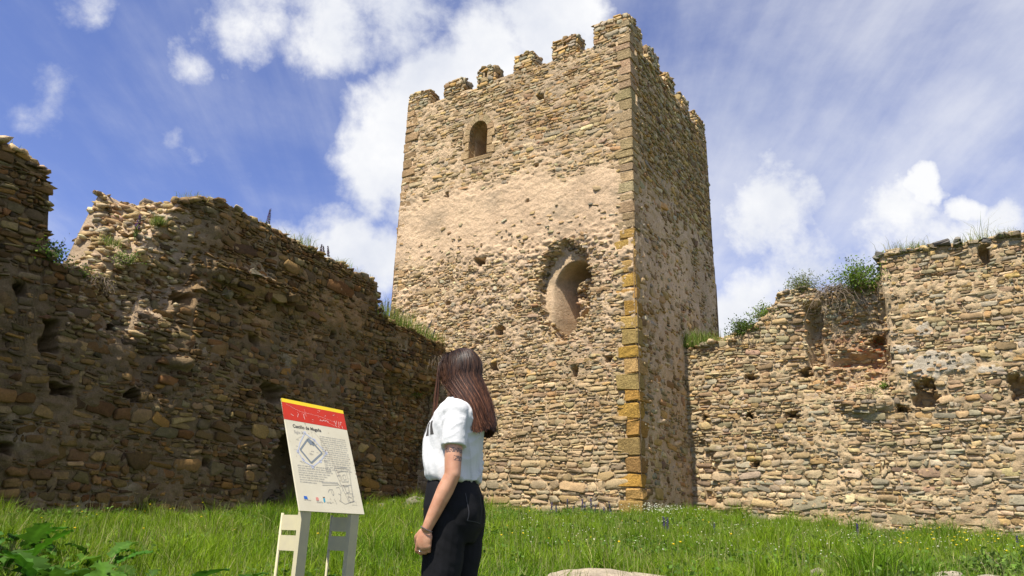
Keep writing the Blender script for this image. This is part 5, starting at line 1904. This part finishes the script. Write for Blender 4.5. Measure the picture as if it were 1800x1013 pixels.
NB = 330000
x, y = scatter(NB, GR)
z = ground_z(x, y)
hgt = (.105 + .135 * np.clip(.5 + 1.4 * fbm(x * .7, y * .7, 405, 3), 0, 1.3)) * GR.uniform(.6, 1.35, NB)
foot = np.minimum(np.abs((np.stack([x, y], -1) - PL[:2]) @ DL[:2]), np.minimum(np.abs((np.stack([x, y], -1) - PW[:2]) @ DR[:2]), np.abs((np.stack([x, y], -1) - TC[:2]) @ DR[:2])))
hgt *= 1 + .7 * sm(1.2, .2, foot) * vn(x * 1.5, y * 1.5, 409)
hgt *= 1 + .5 * sm(.3, .0, np.abs(fbm(x * .35, y * .35, 407, 2)))
hgt *= 1 + .7 * sm(.66, .85, vn(x * 2.2, y * 2.2, 415))
hgt *= np.where((np.abs(x - .9) < .75) & (np.abs(y - 6.75) < .55), .45, 1)      # trodden round the slab
V, Q, T, Cc = blades(NB, x, y, z, hgt, GR.uniform(.005, .012, NB), GR.uniform(.1, .75, NB), GR, grass_cols(NB, x, y, GR))
tag(obj('meadow_grass', npmesh('meadow_grass', V, Q, T, Cc), M_GRASS), 'bright green meadow grass covering the courtyard', 'grass', None, 'stuff')
# low broad weeds mixed into the sward
NW = 45000
x, y = scatter(NW, GR)
kp = vn(x * 1.1, y * 1.1, 411) + .35 * vn(x * 4, y * 4, 413) > .68
x, y = x[kp], y[kp]; NW = len(x)
c3 = np.stack([x, y, ground_z(x, y) + GR.uniform(.08, .26, NW)], -1)
a3 = GR.normal(0, 1, (NW, 3)); a3[:, 2] *= .5; a3 /= np.linalg.norm(a3, axis=1)[:, None]
b3 = np.cross(a3, GR.normal(0, 1, (NW, 3))); b3 /= np.linalg.norm(b3, axis=1)[:, None]
sz = GR.uniform(.014, .036, (NW, 1))
Vw = np.stack([c3 - a3 * sz, c3 + b3 * sz * .55, c3 + a3 * sz, c3 - b3 * sz * .55], 1).reshape(-1, 3)
tag(obj('meadow_weeds', npmesh('meadow_weeds', Vw, np.arange(NW * 4).reshape(-1, 4), None, np.repeat(np.array((.085, .16, .02)) * GR.uniform(.55, 1.5, (NW, 1)), 4, 0)), M_LEAF), 'patches of low leafy weeds mixed into the meadow', 'weeds', None, 'stuff')
# tall seeding stalks
NT = 9000
x, y = scatter(NT, GR)
z = ground_z(x, y)
V, Q, T, Cc = blades(NT, x, y, z, GR.uniform(.28, .5, NT), GR.uniform(.003, .006, NT), GR.uniform(.05, .35, NT), GR, np.array((.36, .36, .15)) * GR.uniform(.6, 1.15, (NT, 1)))
tag(obj('seed_stalks', npmesh('seed_stalks', V, Q, T, Cc), M_GRASS), 'thin pale seeding grass stalks standing above the meadow', 'grass', None, 'stuff')


def dots(name, n, colr, region, rng, size, hz, label, cat):
    V, T, C = [], [], []
    b = 0
    for _ in range(n):
        px, py = region(rng)
        if not in_court(np.array([px]), np.array([py]))[0]: continue
        pz = float(ground_z(np.array([px]), np.array([py]))[0]) + rng.uniform(*hz)
        v, f = PROTO[int(rng.integers(len(PROTO)))]
        s = rng.uniform(*size)
        w = v * np.array([s, s, s * .55]) + np.array([px, py, pz])
        V.append(w); T.append(f + b); b += len(w)
        C.append(np.repeat((np.array(colr) * rng.uniform(.75, 1.15))[None], len(w), 0))
    return tag(obj(name, npmesh(name, np.concatenate(V), None, np.concatenate(T), np.concatenate(C).clip(0, .95)), M_LEAF), label, cat, None, 'stuff')


def wedge(y0, y1, a0, a1):
    def f(r):
        yy = r.uniform(y0, y1)
        return r.uniform(a0, a1) * yy, yy
    return f


dots('yellow_flowers', 170, (.85, .62, .03), wedge(9, 18, -.6, .75), GR, (.009, .02), (.22, .38), 'small yellow flowers scattered in the grass', 'flowers')
dots('yellow_flowers', 80, (.80, .66, .04), wedge(8, 14, .5, .75), GR, (.010, .022), (.28, .45), 'yellow mustard flowers in the tall weeds at the right', 'flowers')
dots('white_flowers', 700, (.80, .78, .66), wedge(8, 19, .02, .75), GR, (.006, .014), (.22, .42), 'tiny whitish flower heads among the grass right of the woman', 'flowers')
dots('white_flowers', 150, (.85, .84, .78), lambda r: (3.15 + r.normal(0, .35) + .2, 17.0 + r.normal(0, .35)), GR, (.010, .022), (.25, .42), 'white flowers clustered at the foot of the tower corner', 'flowers')


# ------------------------------------------------------------------ plants
def surface(frame, s, z, d):
    O, es, n = frame
    return O + es * s + EZ * z + n * d


def tuft(loc, n, h, spread, label, cols=((.13, .20, .03), (.28, .27, .09)), mix=.45, cat='grass tuft', group='grass tufts on the ruined walls', bend=(.2, .9)):
    loc = np.array(loc)
    x, y = GR.normal(0, spread, n), GR.normal(0, spread, n)
    c = np.where((GR.random(n) < mix)[:, None], np.array(cols[1]), np.array(cols[0])) * GR.uniform(.7, 1.25, (n, 1))
    V, Q, T, Cc = blades(n, x, y, np.full(n, -.03), 1.1 * h * GR.uniform(.3, 1.15, n), GR.uniform(.006, .014, n), GR.uniform(bend[0], bend[1], n), GR, c)
    o = obj('grass_tuft', npmesh('grass_tuft', V, Q, T, Cc), M_GRASS, None, tuple(loc))
    return tag(o, label, cat, group)


def spike(loc, h, label, fl=(.11, .045, .17), group='purple flower spikes', lean=(0, 0), leaf=True, width=.035):
    """tall stalk set with flowers all round its upper part"""
    root = empty('flower_spike', tuple(loc))
    tag(root, label, 'flower', group)
    top = Vector((lean[0] * h, lean[1] * h, h))
    pts = [Vector((0, 0, -.05)), top * .5 + Vector((lean[0] * -.04, 0, 0)), top]
    MB().tube([tuple(p) for p in pts], [.010, .007, .003], 6).build('stem', M_STEM, root)
    V, T, C = [], [], []
    b = 0
    nf = int(90 * h / .6)
    for k in range(nf):
        t = .35 + .65 * k / nf
        p = np.array(top) * t
        a = k * 2.4
        r = width * (1.15 - t) * 1.2 + .008
        v, f = PROTO[int(GR.integers(len(PROTO)))]
        s = GR.uniform(.010, .017) * (1.3 - .5 * t)
        w = v * s + p + np.array([math.cos(a) * r, math.sin(a) * r, GR.normal(0, .006)])
        V.append(w); T.append(f + b); b += len(w)
        cc = np.array(fl) * GR.uniform(.6, 1.3) if GR.random() < .8 else np.array((.09, .11, .04))
        C.append(np.repeat(cc[None], len(w), 0))
    obj('flowers', npmesh('flowers', np.concatenate(V), None, np.concatenate(T), np.concatenate(C)), M_LEAF, root)
    if leaf:
        n = 26
        V, Q, T, Cc = blades(n, np.zeros(n), np.zeros(n), GR.uniform(0, .3 * h, n), GR.uniform(.08, .2, n), GR.uniform(.012, .022, n), GR.uniform(.7, 1.3, n), GR, np.array((.12, .17, .05)) * GR.uniform(.7, 1.2, (n, 1)))
        obj('leaves', npmesh('leaves', V, Q, T, Cc), M_LEAF, root)
    return root


def shrub(loc, r, nleaf, label, cols, twigs=40, ls=(.02, .045), shape=(1, 1, .8), hang=0.0, name='shrub', cat='shrub', group=None, dead=0.0):
    root = empty(name, tuple(loc))
    tag(root, label, cat, group)
    m = MB()
    tipsv = []
    for k in range(twigs):
        a = GR.uniform(0, 6.28); el = GR.uniform(.1, 1.45)
        d = Vector((math.cos(a) * math.cos(el) * shape[0], math.sin(a) * math.cos(el) * shape[1], math.sin(el) * shape[2]))
        L = r * GR.uniform(.55, 1.1)
        p0 = Vector((GR.normal(0, r * .15), GR.normal(0, r * .15), -.05))
        pts = [p0]
        for q in range(1, 6):
            t = q / 5
            pts.append(p0 + d * L * t + Vector((GR.normal(0, .04), GR.normal(0, .04), GR.normal(0, .03))) * r * t * 2 - Vector((0, 0, hang * L * t * t)))
        m.tube([tuple(p) for p in pts], [.007, .006, .005, .004, .003, .002], 4, False)
        if k >= twigs * dead:
            tipsv.append(pts)
    m.build('twigs', M_TWIG, root)
    V, Q, C = [], [], []
    for k in range(nleaf):
        pts = tipsv[int(GR.integers(len(tipsv)))]
        t = GR.random() ** .6 * 4.99
        i_ = int(t); f_ = t - i_
        c = np.array(pts[i_].lerp(pts[i_ + 1], f_)) + GR.normal(0, .055 * r / .4, 3)
        s = GR.uniform(*ls)
        a = GR.normal(0, 1, 3); a /= np.linalg.norm(a)
        bvec = np.cross(a, GR.normal(0, 1, 3)); bvec /= np.linalg.norm(bvec)
        V += [c - a * s, c + bvec * s * .5, c + a * s, c - bvec * s * .5]
        Q.append([4 * k, 4 * k + 1, 4 * k + 2, 4 * k + 3])
        cc = np.array(cols[int(GR.integers(len(cols)))]) * GR.uniform(.65, 1.3)
        C += [cc] * 4
    obj('foliage', npmesh('foliage', np.array(V), np.array(Q), None, np.array(C)), M_LEAF, root)
    return root


def on_left(s, back=.4, dz=0.0):
    back *= .5
    zf, zb = float(topL(np.array([s]))[0]), float(topLb(np.array([s]))[0])
    t = back / 1.36
    return PL - DR * s + DL * back + EZ * (zf * (1 - t) + zb * t + dz)


def on_right(s, back=.4, dz=0.0):
    back *= .55
    zf, zb = float(topR(np.array([s]))[0]), float(topRb(np.array([s]))[0])
    t = back / 1.25
    return PW - DL * s + DR * back + EZ * (zf * (1 - t) + zb * t + dz)


# --- on the left wall
spike(on_left(9.35, .95, -.05), .48, 'single purple flower spike on the broken left wall above the notch', lean=(.06, .0))
spike(on_left(6.55, .45, .0), .55, 'tall purple flower spike alone on the middle of the left wall', lean=(.03, 0))
for k, s in enumerate((4.95, 4.8, 4.65)):
    spike(on_left(s, .35, 0), .34 + .04 * k, 'thin purple spike in the small clump on the left wall, ' + ('left one', 'middle one', 'right one')[k], width=.02, lean=(GR.normal(0, .1), 0), fl=(.16, .10, .18), leaf=False)
LT = [(9.0, .7, 260, .16, .08, 'yellow-green cushion of grass at the peak of the left wall'), (9.75, 1.0, 160, .14, .12, 'low grass cushion beside the single flower spike on the broken left wall'),
      (8.4, .5, 140, .22, .16, 'wispy dry grass just right of the peak of the left wall'), (7.8, .4, 120, .14, .12, 'short green grass patch on the left wall, left of the tall flower spike'),
      (7.2, .4, 160, .15, .12, 'yellowish grass patch on the left wall top near its tall flower spike'), (6.85, .4, 220, .20, .10, 'rounded grey-green herb tuft beside the tall flower spike'),
      (5.6, .35, 180, .36, .20, 'tall dry grass stems on the left wall above the woman'), (4.3, .4, 160, .22, .15, 'straw-coloured grass near the right end of the high left wall'),
      (3.5, .35, 90, .18, .12, 'small grass tuft at the last step of the left wall'), (12.0, .4, 60, .14, .12, 'sparse stems on the tall leftmost piece of wall')]
for (s, bk, n_, h_, sp, lb) in LT:
    tuft(on_left(s, bk), n_, h_, sp, lb)
for k, (s, bk, h_) in enumerate(((2.75, .35, .55), (2.3, .3, .5), (1.8, .3, .5), (1.2, .25, .42), (.7, .2, .34))):
    tuft(on_left(s, bk), 260, h_, .2, ('leafy green grass where the left wall steps down', 'mixed green and dry grass in the middle of the low left wall', 'pale dry grass clump on the low left wall beside the tower', 'grass tuft near the corner of left wall and tower', 'short tuft at the joint of left wall and tower')[k], mix=.45)
for k, (s, h_) in enumerate(((2.55, .5), (2.4, .55), (2.1, .5), (1.95, .45), (.85, .6), (.55, .35))):
    spike(on_left(s, .3, 0), h_, ('slender violet spike on the low left wall, ' + ('leftmost', 'second from left', 'third from left', 'fourth from left')[k]) if k < 4 else ('tall leaning violet spike on the low left wall next to the tower', 'short violet spike at the corner of left wall and tower')[k - 4], fl=(.15, .11, .19), width=.02, lean=((GR.normal(0, .12), 0) if k < 4 else (.35, .1)), leaf=False)
shrub(on_left(10.95, .2, .0), .48, 900, 'bright green bush in the notch of the left wall', ((.10, .17, .025), (.15, .22, .03), (.06, .11, .02)), 40, (.02, .04))
shrub(on_left(10.35, .35, -.05), .30, 420, 'small green weed on the rubble in the notch', ((.17, .24, .04), (.12, .18, .03)), 30, (.015, .03), cat='weed')
shrub(on_left(9.6, .25, -.05), .30, 480, 'leafy weed growing on the torn end of the left wall', ((.16, .22, .05), (.22, .24, .08)), 30, (.015, .03), cat='weed')
shrub(on_left(10.0, .12, -.05), .38, 260, 'dry brown brush hanging below the notch', ((.27, .21, .11), (.2, .16, .08)), 46, (.012, .025), hang=1.1, cat='weed')
shrub(surface(FR_L, .55, 5.55, .05), .4, 200, 'trailing dry roots hanging down the low left wall by the tower', ((.2, .2, .07), (.26, .2, .12)), 40, (.012, .025), shape=(1, 1, .25), hang=1.4, cat='weed')
shrub(surface(FR_L, .75, 4.4, -.35), .22, 240, 'small green weed rooted in the face of the left wall', ((.16, .2, .04),), 16, (.015, .03), cat='weed')
# --- on the right wall
tuft(on_right(.35, .35), 700, .55, .22, 'tall bright green grass clump where the right wall meets the tower', mix=.2)
tuft(on_right(.75, .5), 260, .3, .25, 'low mixed grass on the rubble slope beside the tower', mix=.5)
shrub(on_right(1.75, .4, .05), .55, 1700, 'dense dark green bush on the sloping top of the right wall', ((.07, .12, .02), (.11, .17, .03), (.05, .085, .018)), 50, (.02, .04))
shrub(on_right(2.3, .5, .05), .45, 1100, 'bright green shrub sloping up the right wall behind the dark bush', ((.13, .2, .03), (.17, .24, .04)), 40, (.02, .035))
shrub(on_right(3.4, .2, .02), .62, 1700, 'olive green bush on the corner of the stepped right wall', ((.12, .16, .035), (.16, .19, .05)), 50, (.015, .032))
shrub(on_right(4.85, .15, .05), .85, 2600, 'bramble with bright green leaves above the recess in the right wall', ((.12, .19, .025), (.17, .26, .03), (.08, .13, .02)), 70, (.022, .045), shape=(1, 1, .7))
shrub(on_right(4.2, .05, .05), .95, 220, 'bare grey tangle of bramble stems arching over the right wall', ((.2, .18, .1),), 110, (.012, .025), shape=(1.1, 1, .8), hang=1.15, dead=.3)
for (s, bk, n_, h_, sp, lb) in ((5.75, .3, 120, .4, .2, 'thin pale stems above the first capping slab of the right wall'), (6.15, .3, 300, .34, .2, 'leafy green and straw tuft on top of the right wall'), (6.6, .4, 200, .2, .15, 'rounded straw cushion beside the leafy tuft on the right wall'),
                                (7.25, .4, 180, .26, .2, 'dry tuft in the middle of the tall right wall'), (7.55, .4, 60, .7, .1, 'tall bare stems rising above the right wall'), (8.1, .4, 220, .26, .2, 'grey dry tuft at the right end of the wall')):
    tuft(on_right(s, bk), n_, h_, sp, lb, mix=.65)
shrub(surface(FR_R, 4.75, 4.32, .02), .36, 520, 'grey-green herb growing on the ledge in the face of the right wall', ((.2, .21, .09), (.25, .22, .11), (.12, .16, .04)), 60, (.012, .025), shape=(1.2, 1, .6), cat='weed')
shrub(surface(FR_R, 5.05, 4.5, -.05), .18, 260, 'fresh green sprig beside the herb on the wall ledge', ((.14, .21, .03),), 14, (.015, .03), cat='weed')

# --- flowers at the tower's foot
for k, (sx, d, h_) in enumerate(((2.1, .45, .36), (1.9, .55, .3), (1.7, .4, .44), (1.5, .5, .3), (1.28, .45, .46), (1.14, .6, .38), (1.05, .4, .48), (.95, .5, .34), (.72, .45, .3), (.55, .4, .42))):
    p = TC + DL * sx - DR * d
    p[2] = float(ground_z(np.array([p[0]]), np.array([p[1]]))[0])
    spike(p, h_, ('dark violet flower spike at the tower foot, ' + ('leftmost of the row', 'second from the left', 'tall third from the left', 'short fourth from the left', 'left of the tallest pair', 'left one of the tallest pair', 'right one of the tallest pair', 'just right of the tallest pair', 'second from the yellow corner', 'nearest the yellow corner')[k]), fl=(.13, .10, .24), group='violet spikes at the tower foot', lean=(GR.normal(0, .16), GR.normal(0, .12)), width=.012)
for k, (a, yy) in enumerate(((.205, 13.5), (.21, 13.2), (.27, 12.5), (.455, 14.5), (.66, 12.6))):
    p = np.array([a * yy, yy, 0.0]); p[2] = float(ground_z(p[:1], p[1:2])[0])
    spike(p, .38, ('violet spike in the open grass in front of the tower corner', 'violet spike just beside the one before the tower corner', 'violet spike alone in the grass below the shaded tower face', 'dark violet spike in the grass before the right wall', 'dark violet spike in the weeds near the right edge', 'rightmost dark violet spike in the weeds')[k], fl=(.07, .05, .2), group='violet spikes in the meadow', width=.010, leaf=False)


# --- broad-leaved plants in the left foreground
def big_leaf(L, W, rng, droop):
    nu, nv = 16, 6
    V = []
    for i_ in range(nu + 1):
        t = i_ / nu
        wd = W * (math.sin(math.pi * min(1, t * .93 + .05)) ** .7) * (1 - .25 * t)
        lob = 1 + .34 * math.sin(t * 24 + rng.random() * .6) + rng.normal(0, .06)
        for j_ in range(nv + 1):
            q = j_ / nv * 2 - 1
            x = L * t
            yv = wd * lob * q
            zv = L * (.42 * t - droop * t * t) + .16 * W * abs(q) ** 1.3 - .03 * W * math.sin(t * 22 + j_) + rng.normal(0, .006)
            V.append((x, yv, zv))
    Q = [(i_ * (nv + 1) + j_, (i_ + 1) * (nv + 1) + j_, (i_ + 1) * (nv + 1) + j_ + 1, i_ * (nv + 1) + j_ + 1) for i_ in range(nu) for j_ in range(nv)]
    return np.array(V), np.array(Q)


def broad_plant(loc, n, L, label, base=(.045, .115, .012)):
    root = empty('broad_leaved_plant', tuple(loc), float(GR.uniform(0, 6.28)))
    tag(root, label, 'plant', 'broad-leaved plants in the left foreground')
    n = int(n * 1.9)
    for k in range(n):
        a = 2 * math.pi * k / n * 3 + GR.normal(0, .5)
        l_ = L * GR.uniform(.55, 1.15)
        v, q = big_leaf(l_, l_ * GR.uniform(.22, .36), GR, GR.uniform(.35, .75))
        hgt_ = GR.uniform(.04, .36)
        el = GR.uniform(-.35, .85)
        c_, s_ = math.cos(el), math.sin(el)
        v = np.stack([v[:, 0] * c_ - v[:, 2] * s_, v[:, 1], v[:, 0] * s_ + v[:, 2] * c_], -1)
        r0 = .07
        v = v + np.array([r0 + .05, 0, hgt_])
        ca, sa = math.cos(a), math.sin(a)
        rot = lambda p: np.stack([p[..., 0] * ca - p[..., 1] * sa, p[..., 0] * sa + p[..., 1] * ca, p[..., 2]], -1)
        w = rot(v)
        cc = np.array(base) * GR.uniform(.7, 1.35) * np.array([GR.uniform(.85, 1.25), 1, GR.uniform(.7, 1.3)])
        vein = 1 + .35 * np.exp(-(np.tile(np.linspace(-1, 1, 7), 17) / .14) ** 2)
        lf = obj('leaf', npmesh('leaf', w, q, None, np.repeat(cc[None], len(w), 0) * vein[:, None], smooth=True), M_LEAF, root)
        st = [rot(np.array([.01, 0, -.03])), rot(np.array([r0 * .7, 0, hgt_ * .6])), rot(np.array([r0 + .06, 0, hgt_ + .002]))]
        MB().tube([tuple(p) for p in st], [.008, .006, .004], 5).build('leaf_stalk', M_STEM, lf)
    return root


BPL = [(-2.75, 4.9, 8, .34), (-2.25, 4.6, 9, .36), (-3.3, 5.3, 8, .36), (-1.9, 4.55, 7, .30), (-2.45, 5.4, 8, .28), (-3.0, 5.9, 8, .30), (-3.8, 6.2, 8, .33), (-1.75, 5.1, 7, .24), (-3.6, 5.5, 7, .3), (-1.15, 5.15, 6, .2), (-.75, 4.9, 6, .18), (-4.3, 6.9, 8, .3)]
BLB = ['broad-leaved plant with lobed leaves at the bottom left, second clump from the edge', 'large lobed-leaf plant nearest the camera at the bottom left', 'broad-leaved plant close to the left edge of the meadow', 'lobed-leaf plant between the big clump and the board', 'broad-leaved plant half hidden behind the nearest clump', 'lobed-leaf plant behind the left clumps, against the grass', 'big dark-leaved plant at the far left edge', 'small lobed plant just left of the rear leg of the board', 'leafy plant crowding the left edge in front of the dark one', 'low leafy plant between the two posts of the board', 'small leafy plant behind the right post of the board', 'rearmost broad-leaved plant along the left edge']
for (px, py, n_, L_), lb in zip(BPL, BLB):
    broad_plant((px, py, float(ground_z(np.array([px]), np.array([py]))[0])), n_, L_, lb)
# grass in the near left foreground between the leaves
NF = 9000
y = 4.0 + 3 * GR.random(NF); x = GR.uniform(-.85, -.12, NF) * y
V, Q, T, Cc = blades(NF, x, y, ground_z(x, y), GR.uniform(.15, .42, NF), GR.uniform(.005, .011, NF), GR.uniform(.1, .6, NF), GR, grass_cols(NF, x, y, GR) * .9)
tag(obj('foreground_grass', npmesh('foreground_grass', V, Q, T, Cc), M_GRASS), 'long grass between the broad leaves in the left foreground', 'grass', None, 'stuff')
# weeds in the right foreground
for k, (px, py) in enumerate(((3.3, 6.7), (4.3, 7.9), (4.9, 8.0), (5.8, 8.8), (5.3, 7.6), (6.6, 9.6), (7.5, 11.0), (4.6, 6.5))):
    shrub((px, py, float(ground_z(np.array([px]), np.array([py]))[0])), .44, 1500, ('leafy green weed at the lower right, ' + ('left of the buried slab side', 'behind the small boulder', 'among the boulders', 'between boulders and wall', 'in front of the boulders', 'close to the right wall', 'by the wall foot', 'nearest the camera')[k]), ((.11, .19, .03), (.15, .24, .035), (.08, .14, .025)), 24, (.02, .04), name='weed', cat='weed', group='weeds in the right foreground')


# --- boulders
def boulder(loc, r, seed, label, col=(.40, .35, .26), rot=0.0, group='boulders in the grass', cat='boulder', name='boulder'):
    bm = bmesh.new()
    bmesh.ops.create_icosphere(bm, subdivisions=4, radius=1)
    co = np.array([v.co[:] for v in bm.verts])
    a = np.arctan2(co[:, 1], co[:, 0])
    f = 1 + .35 * fbm(co[:, 0] * 1.6 + seed, co[:, 1] * 1.6 + co[:, 2], seed, 3) + .12 * fbm(co[:, 0] * 6 + seed, co[:, 1] * 6 + co[:, 2] * 5, seed + 3, 3)
    # chipped flat facets
    rg = np.random.default_rng(seed)
    p = co * f[:, None]
    for _ in range(9):
        nn = rg.normal(0, 1, 3); nn /= np.linalg.norm(nn)
        lim = rg.uniform(.62, .85)
        dd = p @ nn
        p = p - np.maximum(0, dd - lim)[:, None] * nn * .9
    p = p * np.array(r)
    for v, q in zip(bm.verts, p):
        v.co = q
    me = bpy.data.meshes.new(name); bm.to_mesh(me); bm.free()
    at = me.attributes.new("Col", 'FLOAT_COLOR', 'POINT')
    cc = np.ones((len(p), 4), np.float32); cc[:, :3] = np.array(col) * (1 + .5 * fbm(co[:, 0] * 3, co[:, 1] * 3 + co[:, 2] * 3, seed + 9, 3)[:, None])
    at.data.foreach_set("color", cc.ravel())
    o = obj(name, me, M_STONE, None, tuple(loc)); o.rotation_euler = (0, 0, rot)
    return tag(o, label, cat, group)


gzz = lambda px, py: float(ground_z(np.array([px]), np.array([py]))[0])
boulder((.80, 7.0, gzz(.8, 7) + .125), (.50, .34, .13), 5, 'long flat pale slab half buried in the grass at the bottom centre', (.37, .32, .24), .1)
boulder((1.25, 7.3, gzz(1.25, 7.3) + .12), (.32, .25, .09), 6, 'low pale stone touching the right end of the buried slab', (.37, .32, .24), .3)
for k, (px, py, rr, lb) in enumerate(((4.05, 7.2, (.20, .16, .16), 'pale upright boulder in the weeds at the lower right'), (4.45, 7.25, (.24, .2, .14), 'grey boulder right of the pale upright one'), (3.75, 7.0, (.25, .2, .12), 'flat brown boulder at the left of the lower right group'), (4.75, 7.3, (.18, .15, .12), 'small rounded boulder at the right of the lower right group'), (3.35, 8.4, (.12, .1, .12), 'little pale stone standing alone left of the lower right boulders'))):
    boulder((px, py, gzz(px, py) + rr[2] * .35 + .03), rr, 20 + k, lb, ((.36, .32, .25), (.30, .27, .21), (.26, .21, .15), (.28, .25, .2), (.36, .31, .23))[k], k)
# fallen stones at the foot of the left wall by the tower, and one before the shaded wall
FS = np.random.default_rng(61)
for k, (s, d) in enumerate(((1.0, .5), (1.5, .7), (2.0, .45), (2.5, .6), (.6, .8), (1.8, 1.0), (3.2, .5))):
    p = PL - DR * s - DL * (d - .3)
    boulder((p[0], p[1], gzz(p[0], p[1]) + .08), (FS.uniform(.14, .3), FS.uniform(.12, .22), FS.uniform(.1, .2)), 40 + k, 'fallen grey stone where left wall meets tower, ' + ('nearest the tower', 'in the middle of the heap', 'against the wall', 'at the left of the heap', 'at the right of the heap', 'in front of the heap', 'lying apart on the left')[k], (.24, .22, .17), FS.uniform(0, 6), 'fallen stones in the wall corner')
p = PL - DR * 6.6 - DL * .9
boulder((p[0], p[1], gzz(p[0], p[1]) + .16), (.12, .10, .14), 55, 'single pale stone in the grass left of the board', (.45, .42, .36))
